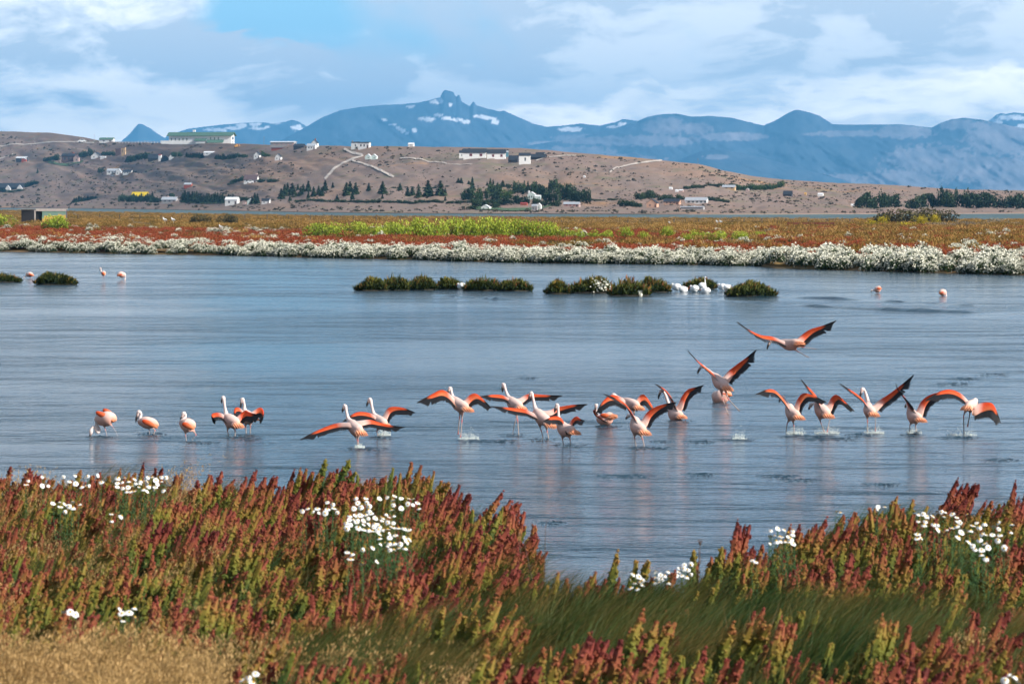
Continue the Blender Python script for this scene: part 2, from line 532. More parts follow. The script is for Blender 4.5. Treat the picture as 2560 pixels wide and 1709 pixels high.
# ---- gravel roads draped on the hillside
ROAD = plain("gravel_road", (0.62, 0.53, 0.45), 0.95, 0.15, 0.05)
def road(path, wpx, name="hill_road"):
    c = catmull([np.array([x, y]) for x, y in path], 40)
    vs, fs = [], []
    for k, (x, y) in enumerate(c):
        tx, ty = c[min(k + 1, 39)] - c[max(k - 1, 0)]
        nn = np.array([-ty, tx * 0.55]); nn /= max(np.linalg.norm(nn), 1e-6)
        w = wpx * 0.42
        for s in (-1, 1):
            q = hill_pos(x + nn[0] * w * s, y + nn[1] * w * 0.8 * s)
            q.z += 0.35
            vs.append(q)
        if k: fs.append((2 * k - 2, 2 * k - 1, 2 * k + 1, 2 * k))
    return tag(link(name, mesh_of(name, vs, fs), mat=ROAD), kind="structure")
road([(812, 447), (835, 425), (852, 412), (872, 402), (900, 393), (905, 386), (880, 380), (860, 372)], 7)
road([(880, 402), (905, 410), (940, 424), (985, 440)], 6)
road([(-200, 372), (-20, 366), (90, 360), (180, 355), (235, 357)], 4)
road([(1525, 434), (1540, 420), (1575, 411), (1620, 405), (1655, 402)], 5)
road([(1000, 396), (1090, 402), (1130, 410), (1180, 414)], 3)
road([(1340, 400), (1400, 393), (1440, 390)], 3)
road([(-100, 402), (-20, 398), (25, 388), (32, 384)], 4)
GREEN_LAWN = plain("lawn", (0.085, 0.14, 0.06), 0.95, 0.3, 0.05)
LAWN = [([(120, 408), (155, 411), (200, 405), (205, 400)], 8), ([(1190, 522), (1235, 523), (1275, 526), (1330, 524)], 9), ([(455, 505), (510, 508), (560, 508)], 5), ([(1345, 524), (1370, 517), (1395, 511)], 5)]
for path, w in LAWN:
    r = road(path, w, "lawn"); r.data.materials[0] = GREEN_LAWN

# ---- mountains far behind
def ellipses(px, py, lst, seed, wob=0.5):
    m_ = np.zeros_like(px)
    nx_ = (fbm(px / 9., py / 6., seed) - .5) * wob * 2
    for (x, y, rx, ry) in lst:
        q = ((px - x) / rx) ** 2 + ((py - y) / ry) ** 2
        m_ = np.maximum(m_, np.clip(1.35 - q + nx_ * 1.6, 0, 1))
    return np.clip(m_ * 2.2, 0, 1)
MOUNT = vcol_mat("mountain_rock_snow_sun_patches", 0.95, 0.12, 0.004, 0.1)
def mountain(name, prof, d, step, snow, light, seed, base_py=508, rough=1.0):
    x0, x1 = prof[0][0], prof[-1][0]
    px = np.arange(x0, x1 + step, step)
    yr = lerp_tab(prof, px)
    yr = yr + (fbm(px / 14., px * 0, seed) - .5) * 3.2 * rough + (fbm(px / 5., px * 0, seed + 5) - .5) * 1.6 * rough
    T = np.linspace(0, 1, 70)
    kw = int(60 / step); kk = np.exp(-np.linspace(-2, 2, 2 * kw + 1) ** 2); kk /= kk.sum()
    ysm = np.convolve(np.pad(yr, kw, mode="edge"), kk, mode="valid")       # flanks are smoother than the crest
    rows, py_all, px_all = [], [], []
    depth = d * 0.22
    for t in T:
        wc = t ** 7
        py = base_py + (yr * wc + ysm * (1 - wc) - base_py) * t
        gul = fbm(px / 95. + t * 1.3, t * 4.6 + px / 150., seed + 9, 4) + .14 * (fbm(px / 20. + t * 2, t * 13., seed + 8, 3) - .5)
        dd = d - depth * (1 - t) ** 1.15 + (gul - .5) * depth * 0.26 * (1 - t) ** 0.5 * min(1, t * 4) - depth * .05 * (fbm(px / 90., t * 2, seed + 2) - .5)
        z = H - dd * (py - YH) / F
        rows.append(np.stack([dd * (px - 1280) / F, dd, z], -1)); py_all.append(py); px_all.append(px)
    for bz, bd in ((.75, .012), (.3, .03), (-.03, .05)):
        q = rows[69].copy(); q[:, 1] += d * bd; q[:, 2] *= bz
        rows.append(q); py_all.append(yr); px_all.append(px)
    A = np.array(rows); PY = np.array(py_all); PX = np.array(px_all)
    me = grid_mesh(name, A)
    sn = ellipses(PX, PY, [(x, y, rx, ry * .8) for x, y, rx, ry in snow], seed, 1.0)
    li = ellipses(PX, PY, light, seed + 3, 0.7) * (0.30 + 0.6 * fbm(PX / 50., PY / 16., seed + 4, 3))  # sunlit patches between cloud shadows, painted into the rock colour
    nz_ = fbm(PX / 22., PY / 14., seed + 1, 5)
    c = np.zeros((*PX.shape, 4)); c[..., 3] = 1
    dark = np.array([0.035, 0.055, 0.085]); mid = np.array([0.085, 0.105, 0.135]); sunlit = np.array([0.36, 0.32, 0.34]); sno = np.array([0.9, 0.9, 0.92])
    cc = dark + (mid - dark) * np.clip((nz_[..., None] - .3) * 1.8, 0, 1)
    cc = cc + (sunlit - cc) * li[..., None]
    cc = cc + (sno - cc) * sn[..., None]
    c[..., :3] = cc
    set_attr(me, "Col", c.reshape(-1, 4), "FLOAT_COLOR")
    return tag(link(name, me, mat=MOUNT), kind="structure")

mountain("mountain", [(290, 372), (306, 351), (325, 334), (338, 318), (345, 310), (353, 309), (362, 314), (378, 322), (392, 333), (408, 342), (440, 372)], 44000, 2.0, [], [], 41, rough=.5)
mountain("mountain", [(370, 380), (420, 338), (470, 322), (560, 311), (640, 306), (690, 308), (715, 304), (730, 300), (748, 305), (760, 312), (775, 322), (820, 370)], 45000, 2.0,
         [(538, 325, 30, 5), (585, 321, 22, 5), (603, 315, 13, 8), (640, 311, 16, 5), (645, 321, 20, 4), (690, 308, 14, 3), (668, 318, 9, 4), (745, 320, 16, 8)], [], 43, rough=.5)
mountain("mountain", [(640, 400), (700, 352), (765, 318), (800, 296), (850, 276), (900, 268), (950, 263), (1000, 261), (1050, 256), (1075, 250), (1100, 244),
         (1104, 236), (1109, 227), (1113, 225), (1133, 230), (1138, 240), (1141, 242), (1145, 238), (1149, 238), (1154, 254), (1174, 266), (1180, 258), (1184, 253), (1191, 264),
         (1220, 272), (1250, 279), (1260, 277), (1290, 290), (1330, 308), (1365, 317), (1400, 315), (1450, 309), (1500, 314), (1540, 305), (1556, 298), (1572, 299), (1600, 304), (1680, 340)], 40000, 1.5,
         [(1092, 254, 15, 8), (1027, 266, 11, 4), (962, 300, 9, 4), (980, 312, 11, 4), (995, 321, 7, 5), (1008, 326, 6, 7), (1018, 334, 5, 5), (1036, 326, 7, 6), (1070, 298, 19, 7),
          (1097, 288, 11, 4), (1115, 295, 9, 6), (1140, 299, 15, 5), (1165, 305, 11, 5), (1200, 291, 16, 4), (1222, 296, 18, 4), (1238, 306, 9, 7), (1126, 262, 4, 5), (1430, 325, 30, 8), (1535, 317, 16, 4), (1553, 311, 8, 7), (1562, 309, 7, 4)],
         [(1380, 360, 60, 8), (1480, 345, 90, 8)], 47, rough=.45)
mountain("mountain", [(2360, 352), (2440, 318), (2470, 303), (2490, 288), (2502, 283), (2515, 285), (2535, 281), (2560, 284), (2620, 272), (2720, 262), (2850, 270), (3000, 300), (3300, 340)], 47000, 2.5,
         [(2490, 305, 14, 9), (2510, 295, 16, 8), (2540, 293, 24, 7), (2555, 318, 14, 8), (2620, 300, 50, 18), (2720, 300, 80, 25), (2850, 300, 60, 20)], [], 51, rough=.6)
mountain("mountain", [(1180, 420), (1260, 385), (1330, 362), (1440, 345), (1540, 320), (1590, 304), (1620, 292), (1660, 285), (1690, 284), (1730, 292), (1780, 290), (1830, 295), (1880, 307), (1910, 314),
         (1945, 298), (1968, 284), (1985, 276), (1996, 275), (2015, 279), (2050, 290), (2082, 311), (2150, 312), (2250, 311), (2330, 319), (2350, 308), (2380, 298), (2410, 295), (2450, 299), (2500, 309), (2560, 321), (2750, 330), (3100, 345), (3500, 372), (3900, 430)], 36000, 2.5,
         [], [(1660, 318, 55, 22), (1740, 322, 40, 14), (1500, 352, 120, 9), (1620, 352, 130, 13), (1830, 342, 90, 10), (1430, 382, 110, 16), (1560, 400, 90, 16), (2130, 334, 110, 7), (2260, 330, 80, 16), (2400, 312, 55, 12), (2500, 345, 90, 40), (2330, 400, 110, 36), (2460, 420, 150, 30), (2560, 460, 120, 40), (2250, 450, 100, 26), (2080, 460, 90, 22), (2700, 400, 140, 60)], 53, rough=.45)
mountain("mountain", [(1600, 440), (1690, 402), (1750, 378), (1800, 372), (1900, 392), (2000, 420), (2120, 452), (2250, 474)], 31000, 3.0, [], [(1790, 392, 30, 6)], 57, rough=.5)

# ---- near bank: the flat top on which the photographer's plants grow
EDGE = [(-900, 36), (0, 34.5), (110, 34.8), (420, 35), (700, 35.2), (980, 35), (1060, 33.8), (1130, 32), (1200, 30.6), (1262, 28.8), (1290, 26.8), (1340, 25.7), (1450, 25.3),
        (1600, 25.4), (1735, 26.0), (1780, 27.2), (1900, 28.4), (2000, 29.8), (2150, 31.2), (2300, 32.6), (2400, 33.4), (2560, 33.2), (3600, 33)]
def edge_d(px):
    return lerp_tab(EDGE, px)
def bank_z(px, d):
    e = edge_d(px)
    top = 1.58 + 0.16 * (fbm(np.asarray(px) / 260., np.asarray(d) / 3.5, 71) - .5) * 2
    over = np.asarray(d) - (e - 0.2)
    return np.where(over > 0, np.maximum(top - 0.75 * over, -1.1), top)
pxs = np.arange(-900, 3500, 20.0)
dd = np.concatenate([np.linspace(2.0, 22, 30), np.linspace(22.3, 40, 70)])
PX, DD = np.meshgrid(pxs, dd)
wide = np.where(DD < 14, 14.0, DD)
Z = bank_z(PX, DD)
m, nt, b, o_ = new_mat("bank_soil")
tcd = nt.n("ShaderNodeTexCoord")
n1 = nt.noise(tcd.outputs["Object"], 3.0, 6, 0.65)
nt.t.links.new(nt.ramp(n1, [(0.3, (0.028, 0.03, 0.012)), (0.55, (0.05, 0.045, 0.018)), (0.75, (0.085, 0.06, 0.03))]), b.inputs["Base Color"])
b.inputs["Roughness"].default_value = 1.0
near_bank = tag(link("near_bank", grid_mesh("near_bank", np.stack([wide * (PX - 1280) / F, DD, Z], -1)), mat=m), kind="structure")
# ================================================================== PLANTS OF THE NEAR BANK
def tube_into(V, Fc, pts, rads, sides=5, cap=True):
    """adds a tapered tube; returns index ranges per ring"""
    pts = [np.array(p, dtype=float) for p in pts]
    base = len(V); rings = []
    up = np.array([0.0, 0.0, 1.0])
    prev = None
    for i, p in enumerate(pts):
        t = pts[min(i + 1, len(pts) - 1)] - pts[max(i - 1, 0)]
        t = t / max(np.linalg.norm(t), 1e-9)
        if prev is None:
            a = np.cross(t, up)
            if np.linalg.norm(a) < 1e-3: a = np.array([1.0, 0, 0])
        else:
            a = prev - t * prev.dot(t)
        a /= max(np.linalg.norm(a), 1e-9); prev = a
        bb = np.cross(t, a)
        ring = []
        for k in range(sides):
            an = 2 * math.pi * k / sides
            V.append(p + (a * math.cos(an) + bb * math.sin(an)) * rads[i]); ring.append(len(V) - 1)
        rings.append(ring)
    for i in range(len(rings) - 1):
        for k in range(sides):
            Fc.append((rings[i][k], rings[i][(k + 1) % sides], rings[i + 1][(k + 1) % sides], rings[i + 1][k]))
    if cap:
        Fc.append(tuple(rings[-1])); Fc.append(tuple(reversed(rings[0])))
    return rings

OCT = np.array([(1, 0, 0), (0, 1, 0), (-1, 0, 0), (0, -1, 0), (0, 0, 1), (0, 0, -1)], dtype=float)
OCTF = [(0, 1, 4), (1, 2, 4), (2, 3, 4), (3, 0, 4), (1, 0, 5), (2, 1, 5), (3, 2, 5), (0, 3, 5)]

def spike_plant(seed, nsp, hgt, spread, fat, detail=1.0, name="sorrel"):
    """a bush of fleshy seed spikes: curved stems set with small knobs; attribute t runs 0 at the foot to 1 at the tips"""
    r = np.random.default_rng(seed)
    V, Fc, T = [], [], []
    for s in range(nsp):
        an = r.uniform(0, 2 * math.pi); rad = spread * math.sqrt(r.uniform(0, 1))
        h = hgt * r.uniform(0.55, 1.0) * (1 - 0.25 * rad / max(spread, 1e-6))
        b0 = np.array([math.cos(an) * rad * 0.25, math.sin(an) * rad * 0.25, 0])
        tip = np.array([math.cos(an) * rad + h * 0.24 + r.normal(0, .03), math.sin(an) * rad, h])
        midp = b0 * 0.5 + tip * 0.5 + np.array([math.cos(an), math.sin(an), 0]) * rad * 0.22 - np.array([h * .05, 0, 0])
        ax = catmull([b0, midp, tip], 9)
        n0 = len(V)
        tube_into(V, Fc, ax, [0.006 + 0.45 * fat * math.sin(math.pi * min(1, 0.12 + 0.86 * k / 8) ** 1.1) ** 0.8 for k in range(9)], 5)
        for k in range(9): T += [k / 8 * 0.92] * 5
        nk = int((40 + 60 * h / 0.5) * detail)
        for q in range(nk):
            t = 0.16 + 0.84 * (q + r.uniform(0, 1)) / nk
            f = t * 8; i = min(int(f), 7); p = ax[i] * (1 - (f - i)) + ax[i + 1] * (f - i)
            prof = (math.sin(math.pi * min(1.0, t * 0.90 + 0.08)) ** 0.75) * (0.6 + 0.4 * math.sin(t * 17 + s) ** 2)
            a2 = r.uniform(0, 2 * math.pi)
            rr = fat * prof * r.uniform(0.55, 1.15)
            c = p + np.array([math.cos(a2) * rr, math.sin(a2) * rr, r.normal(0, .008)])
            sz = fat * r.uniform(0.20, 0.40) * (0.7 + 0.5 * prof) / math.sqrt(max(detail, .3))
            n1 = len(V)
            rot = r.normal(0, 1, (3, 3)); qm, _ = np.linalg.qr(rot)
            for o in OCT * np.array([1, .75, 1.25]) * sz:
                V.append(c + qm @ o)
            Fc += [tuple(n1 + j for j in f3) for f3 in OCTF]
            T += [t] * 6
        for q in range(int(7 * detail)):                       # narrow leaves low on the stem
            t = r.uniform(0.05, 0.6); f = t * 8; i = min(int(f), 7); p = ax[i]
            a2 = r.uniform(0, 2 * math.pi); L = r.uniform(.03, .07)
            d_ = np.array([math.cos(a2), math.sin(a2), r.uniform(.1, .7)])
            sd = np.array([-math.sin(a2), math.cos(a2), 0]) * 0.008
            n1 = len(V)
            V += [p, p + d_ * L * .5 + sd, p + d_ * L, p + d_ * L * .5 - sd]
            Fc.append((n1, n1 + 1, n1 + 2, n1 + 3)); T += [0.05] * 4
    me = mesh_of(name, V, Fc)
    set_attr(me, "t", T)
    return me

def sorrel_mat(name, shift=0.0, dark=1.0):
    m, nt, b, o = new_mat(name)
    at = nt.n("ShaderNodeAttribute", attribute_name="t")
    oi = nt.n("ShaderNodeObjectInfo")
    tcd = nt.n("ShaderNodeTexCoord")
    nl = nt.noise(oi.outputs["Location"], 0.75, 3, 0.55)
    nf = nt.noise(tcd.outputs["Object"], 45.0, 2, 0.5)
    v = nt.math("MULTIPLY", nt.math("POWER", at.outputs["Fac"], 1.25), 0.86)
    v = nt.math("ADD", v, nt.math("MULTIPLY", nt.math("SUBTRACT", oi.outputs["Random"], 0.5), 0.50))
    v = nt.math("ADD", v, nt.math("MULTIPLY", nt.math("SUBTRACT", nl, 0.5), 1.0))
    v = nt.math("ADD", v, nt.math("MULTIPLY", nt.math("SUBTRACT", nf, 0.5), 0.22))
    v = nt.math("ADD", v, -0.05 + shift)
    D = dark
    col = nt.ramp(v, [(0.0, (0.022 * D, 0.055 * D, 0.018 * D)), (0.18, (0.065 * D, 0.105 * D, 0.022 * D)), (0.38, (0.20 * D, 0.20 * D, 0.030 * D)), (0.54, (0.32 * D, 0.21 * D, 0.042 * D)),
                      (0.70, (0.36 * D, 0.115 * D, 0.050 * D)), (0.90, (0.27 * D, 0.052 * D, 0.040 * D)), (1.0, (0.15 * D, 0.030 * D, 0.025 * D))])
    nt.t.links.new(col, b.inputs["Base Color"])
    b.inputs["Roughness"].default_value = 0.75
    b.inputs["Specular IOR Level"].default_value = 0.2
    tr = nt.n("ShaderNodeBsdfTranslucent"); nt.t.links.new(col, tr.inputs[0])
    ms = nt.n("ShaderNodeMixShader"); ms.inputs[0].default_value = 0.12
    nt.t.links.new(b.outputs[0], ms.inputs[1]); nt.t.links.new(tr.outputs[0], ms.inputs[2])
    nt.t.links.new(ms.outputs[0], o.inputs[0])
    return m

SORREL = sorrel_mat("sorrel_spikes", 0.0, 0.78)
S_PROTO = []
for k in range(9):
    me = spike_plant(100 + k, [6, 8, 5, 9, 7, 10, 4, 8, 6][k], [.46, .52, .55, .44, .50, .42, .58, .48, .40][k], [.13, .17, .10, .19, .15, .2, .08, .16, .14][k], [.034, .031, .037, .030, .034, .029, .038, .033, .035][k])
    me.materials.append(SORREL)
    S_PROTO.append(me)

def grass_tuft(seed, n, h, spread, lean, w, heads=0.0, name="tuft"):
    r = np.random.default_rng(seed)
    V, Fc, T = [], [], []
    for k in range(n):
        x, y = r.normal(0, spread, 2)
        hh = h * r.uniform(.55, 1.1)
        a = r.normal(0, .5); lx = lean * hh * r.uniform(.5, 1.5) + r.normal(0, .10) * hh; ly = r.normal(0, .18) * hh
        wv = np.array([math.cos(a), math.sin(a), 0]) * w * r.uniform(.7, 1.3)
        p0 = np.array([x, y, 0]); n0 = len(V)
        prev = None
        for j, t in enumerate((0, .4, .75, 1)):
            c = p0 + np.array([lx * t * t, ly * t * t, hh * (t - .18 * t * t * abs(lean))])
            ww = wv * (1 - t * .93)
            V += [c - ww, c + ww]; T += [t, t]
            if j: Fc.append((n0 + 2 * j - 2, n0 + 2 * j - 1, n0 + 2 * j + 1, n0 + 2 * j))
        if r.uniform() < heads:                      # feathery seed head
            for q in range(16):
                t = r.uniform(.66, 1.10)
                c = p0 + np.array([lx * t * t, ly * t * t, hh * (t - .18 * t * t * abs(lean))]) + r.normal(0, .007, 3)
                d_ = np.array([.5 * lean + r.normal(0, .35), r.normal(0, .35), .8]); d_ /= np.linalg.norm(d_)
                L = r.uniform(.005, .012); sd = np.cross(d_, r.normal(0, 1, 3)); sd = sd / max(np.linalg.norm(sd), 1e-6) * L * .28
                n1 = len(V)
                V += [c - d_ * L, c + sd, c + d_ * L, c - sd]; T += [1.15] * 4
                Fc.append((n1, n1 + 1, n1 + 2, n1 + 3))
    me = mesh_of(name, V, Fc); set_attr(me, "t", T)
    return me

def grass_mat(name, stops, sc=0.9):
    m, nt, b, o = new_mat(name)
    at = nt.n("ShaderNodeAttribute", attribute_name="t")
    oi = nt.n("ShaderNodeObjectInfo")
    nl = nt.noise(oi.outputs["Location"], sc, 3, 0.55)
    v = nt.math("MULTIPLY", at.outputs["Fac"], 0.6)
    v = nt.math("ADD", v, nt.math("MULTIPLY", nt.math("SUBTRACT", oi.outputs["Random"], 0.5), 0.5))
    v = nt.math("ADD", v, nt.math("MULTIPLY", nt.math("SUBTRACT", nl, 0.5), 0.9))
    v = nt.math("ADD", v, 0.12)
    col = nt.ramp(v, stops)
    nt.t.links.new(col, b.inputs["Base Color"]); b.inputs["Roughness"].default_value = 0.6
    b.inputs["Specular IOR Level"].default_value = 0.25
    tr = nt.n("ShaderNodeBsdfTranslucent"); nt.t.links.new(col, tr.inputs[0])
    ms = nt.n("ShaderNodeMixShader"); ms.inputs[0].default_value = 0.25
    nt.t.links.new(b.outputs[0], ms.inputs[1]); nt.t.links.new(tr.outputs[0], ms.inputs[2])
    nt.t.links.new(ms.outputs[0], o.inputs[0])
    return m
GRASS = grass_mat("green_gold_grass", [(0.0, (0.014, 0.048, 0.014)), (0.32, (0.026, 0.080, 0.018)), (0.6, (0.062, 0.078, 0.014)), (0.85, (0.14, 0.085, 0.018)), (1.0, (0.24, 0.14, 0.04))])
STRAW = grass_mat("straw_grass", [(0.0, (0.045, 0.06, 0.018)), (0.3, (0.16, 0.12, 0.035)), (0.6, (0.36, 0.225, 0.08)), (1.0, (0.56, 0.36, 0.15))], 0.7)
G_PROTO = [grass_tuft(200 + k, 95, .33, .07, .55, .0024, .0) for k in range(5)]
for me in G_PROTO: me.materials.append(GRASS)
W_PROTO = [grass_tuft(220 + k, 60, .40, .06, .42, .0020, .85) for k in range(5)]
for me in W_PROTO: me.materials.append(STRAW)

# ---- daisies: places picked from the photograph (px, py, how many, spread x, spread y)
DAISY = [(165, 1200, 15, 100, 18, 'd'), (355, 1210, 34, 62, 22, 'd'), (165, 1265, 9, 35, 18, 'd'), (800, 1268, 11, 45, 16, 'd'), (965, 1262, 24, 90, 26, 'd'), (925, 1305, 38, 62, 22, 'd'), (985, 1345, 22, 42, 30, 'd'),
         (915, 1385, 7, 55, 25, 'd'), (172, 1532, 3, 22, 5, 'f'), (318, 1535, 6, 20, 22, 'f'), (628, 1692, 4, 25, 14, 'f'), (1955, 1340, 18, 32, 22, 'e'), (1590, 1450, 9, 18, 22, 'g'), (1655, 1440, 9, 22, 22, 'g'), (1712, 1428, 10, 22, 22, 'g'), (1885, 1400, 2, 6, 4, 'e'),
         (2205, 1268, 4, 16, 6, 'e'), (2375, 1300, 24, 80, 28, 'e'), (2470, 1340, 22, 80, 40, 'e'), (2092, 1282, 2, 10, 5, 'e'), (2530, 1692, 4, 22, 14, 'f'), (290, 1290, 3, 60, 12, 'd'), (2300, 1345, 3, 14, 12, 'e'), (2450, 1385, 3, 20, 18, 'e')]
SPOTS = []
rd = random.Random(5)
for (cx, cy, n, sx, sy, zone) in DAISY:
    for k in range(n):
        for _try in range(12):
            x = cx + rd.uniform(-1, 1) * sx; y = cy + rd.uniform(-1, 1) * sy * (1 - .2 * abs(x - cx) / sx)
            if all(abs(x - a) > 9 or abs(y - b2) > 8 for a, b2, *_ in SPOTS): break
        e = float(edge_d(x))
        zt = {'d': 2.07, 'e': 2.07, 'g': 1.90, 'f': 2.02}[zone]
        d = (H - zt) * F / (y - YH)
        if d > e - .15:                       # keep the plant on the bank: the rim flowers stand a little lower
            d = e - .15 - rd.uniform(0, .3)
            zt = H - d * (y - YH) / F
        SPOTS.append((x, y, d, zt, zone))
SP = np.array([(s[0], s[1], s[2]) for s in SPOTS])

# ---- where each plant grows
def zone_of(px, d):
    """relative amounts (sorrel, green grass, straw) at a spot of the near bank"""
    n = float(vnoise(px / 120.0, d / 1.1, 91)) - .5
    n2 = float(vnoise(px / 55.0, d / .6, 97)) - .5
    e = float(edge_d(px))
    dd_ = d + n * 1.6
    if px < 520 + n * 240 and d < 21.2 + n * 1.3:
        return (0.22 if n2 > -.1 else .06, 0.25, 1.0)
    if d < 20.9 + n * 1.2 + (0.5 if px > 1100 else 0):
        if px < 1100: return (0.8, 0.35, 0.12 + n)
        return (1.0 if n2 > -.3 else 0.25, 0.35, max(0, .5 * n - .12))
    if px < 470: return (1.0, 0.25, 0.02)
    lo = np.interp(px, [470, 700, 900, 1150, 1280, 1500, 1740, 2000, 2300, 2560, 3200], [21.5, 22.6, 23.6, 24.6, 26, 27, 25.4, 25.6, 25.0, 24.6, 24.4])
    if dd_ < lo:
        return (0.42 if n2 > .08 else 0.06, 1.1, 0.0)
    if 1270 < px < 1760: return (0.55, 0.8, 0.0)
    return (1.0, 0.25, 0.0)

sor, gra, straw = [], [], []
rn = np.random.default_rng(3)
def sample(n, dmin=15.5, dmax=36):
    d = rn.uniform(dmin, dmax, n * 3)
    keep = rn.uniform(0, 1, n * 3) < d / dmax
    d = d[keep][:n]
    px = rn.uniform(-330, 2900, len(d))
    return px, d
px_, d_ = sample(9500)
for x, d in zip(px_, d_):
    e = float(edge_d(x))
    if d > e + 0.35: continue
    a, g_, s_ = zone_of(x, d)
    if rn.uniform() > a * (0.46 if d < 22 else 0.31): continue
    z = float(bank_z(x, d))
    hs = rn.uniform(0.72, 1.12)
    if 1290 < x < 1740 and d > 22: hs *= rn.choice([.55, .65, .75, .95])
    if d > e - 1.0: hs *= rn.uniform(.7, 1.12)
    ytop = YH + (H - z - .46 * hs) * F / d; ybot = YH + (H - z - .1) * F / d
    near = (np.abs(SP[:, 0] - x) < 75 * 25 / d * .33 + 8) & (SP[:, 2] > d + .03) & (SP[:, 1] > ytop - 6) & (SP[:, 1] < ybot)
    if near.any():
        if rn.uniform() < .65: continue
        hs *= .62
    sor.append((x, d, z, hs))
px_, d_ = sample(17000)
for x, d in zip(px_, d_):
    if d > float(edge_d(x)) + .2: continue
    a, g_, s_ = zone_of(x, d)
    z = float(bank_z(x, d))
    u = rn.uniform()
    if u < g_ * .62: gra.append((x, d, z, rn.uniform(.65, 1.25)))
    elif u < g_ * .62 + s_ * .62: straw.append((x, d, z, rn.uniform(.7, 1.15)))

def placed(lst, kinds, tilt=.12):
    a = np.array(lst)
    P_ = np.stack([a[:, 1] * (a[:, 0] - 1280) / F, a[:, 1], a[:, 2] - .02], -1)
    n = len(a)
    R_ = np.stack([rn.normal(0, tilt, n), rn.normal(.06, tilt, n), rn.uniform(-.75, .75, n)], -1)
    S_ = np.stack([a[:, 3] * rn.uniform(.85, 1.15, n), a[:, 3] * rn.uniform(.85, 1.15, n), a[:, 3]], -1)
    return P_, R_, S_, rn.integers(0, kinds, n)

# the 290 sorrel bushes that show largest are things of their own
sor.sort(key=lambda s: (not (-40 < s[0] < 2600 and 17.9 < s[1]), s[1]))
solo, rest = sor[:290], sor[290:]
Pp, Rr, Ss, Kk = placed(solo, 9)
for i in range(len(solo)):
    x = solo[i][0]
    if x < 520: lab = "rust-red spiked sorrel bush rising from the pale straw grass, bottom left"
    elif x < 1150: lab = "rust-red spiked sorrel bush in the front row left of bottom centre"
    elif x < 1950: lab = "rust-red and olive sorrel bush in the front row right of bottom centre"
    else: lab = "rust-red and olive sorrel bush in the front row, bottom right corner"
    o = link("sorrel_bush", S_PROTO[Kk[i]], loc=Pp[i])
    o.rotation_euler = Rr[i]; o.scale = Ss[i]
    tag(o, lab, "shrub", "sorrel bushes on the near bank")
scatter("sorrel_thicket", *placed(rest, 9), S_PROTO, "dense thicket of red and olive sorrel spikes covering the near bank", "shrubs")
scatter("green_grass", *placed(gra, 5), G_PROTO, "wind-combed dark green and golden grass between the sorrels of the near bank", "grass")
scatter("straw_grass", *placed(straw, 5), W_PROTO, "pale feathery straw-coloured grass in the bottom left foreground", "grass")

# ---- daisy flowers
WHITE_PETAL = plain("daisy_petal", (0.86, 0.86, 0.84), 0.6, .05, 30)
YELLOW_DISC = plain("daisy_disc", (0.75, 0.42, 0.02), 0.7, .15, 200)
STEM_GREEN = plain("daisy_stem", (0.045, 0.10, 0.028), 0.7, .25, 12)
def petals_mesh(seed, droop):
    r = np.random.default_rng(seed); V, Fc = [], []
    n = 15
    for k in range(n):
        a = 2 * math.pi * k / n + r.normal(0, .06); L = .027 * r.uniform(.88, 1.1); w = .0062
        c, s = math.cos(a), math.sin(a); n0 = len(V)
        zj = r.normal(0, .0012)
        for rad, ww, dz_ in ((.005, .5, 0), (.015, 1.0, -droop * .3), (L * .9, .95, -droop), (L, .45, -droop * 1.15)):
            for sgn in (-1, 1):
                V.append((c * rad - s * w * ww * sgn, s * rad + c * w * ww * sgn, dz_ + zj))
        for j in range(3): Fc.append((n0 + 2 * j, n0 + 2 * j + 1, n0 + 2 * j + 3, n0 + 2 * j + 2))
    return mesh_of("petals", V, Fc)
def dome_mesh():
    V, Fc = [], []
    for j, (rr, zz) in enumerate(((.0085, -.001), (.0085, .003), (.006, .007), (.0025, .009))):
        for k in range(10):
            V.append((rr * math.cos(k * .6283), rr * math.sin(k * .6283), zz))
        if j:
            for k in range(10): Fc.append((10 * j - 10 + k, 10 * j - 10 + (k + 1) % 10, 10 * j + (k + 1) % 10, 10 * j + k))
    Fc.append(tuple(range(30, 40)))
    return mesh_of("disc", V, Fc)
def stem_mesh(seed):
    r = np.random.default_rng(seed); V, Fc = [], []
    tube_into(V, Fc, catmull([np.array([0, 0, 0.0]), np.array([-.02, .01, -.2]), np.array([-.05, .0, -.46])], 6), [.0022, .0024, .0026, .003, .003, .003], 5)
    for q in range(34):
        z = -r.uniform(.04, .42); a = r.uniform(0, 6.28); L = r.uniform(.03, .075)
        p = np.array([z * .1, 0, z]); d_ = np.array([math.cos(a), math.sin(a), .5]); sd = np.array([-math.sin(a), math.cos(a), 0]) * .005
        n1 = len(V); V += [p, p + d_ * L * .5 + sd, p + d_ * L, p + d_ * L * .5 - sd]; Fc.append((n1, n1 + 1, n1 + 2, n1 + 3))
    return mesh_of("stem", V, Fc)
PET = [petals_mesh(300 + k, dr) for k, dr in enumerate((.001, .004, .010, .017))]
for me in PET: me.materials.append(WHITE_PETAL)
DOME = dome_mesh(); DOME.materials.append(YELLOW_DISC)
STEMS = [stem_mesh(320 + k) for k in range(3)]
for me in STEMS: me.materials.append(STEM_GREEN)
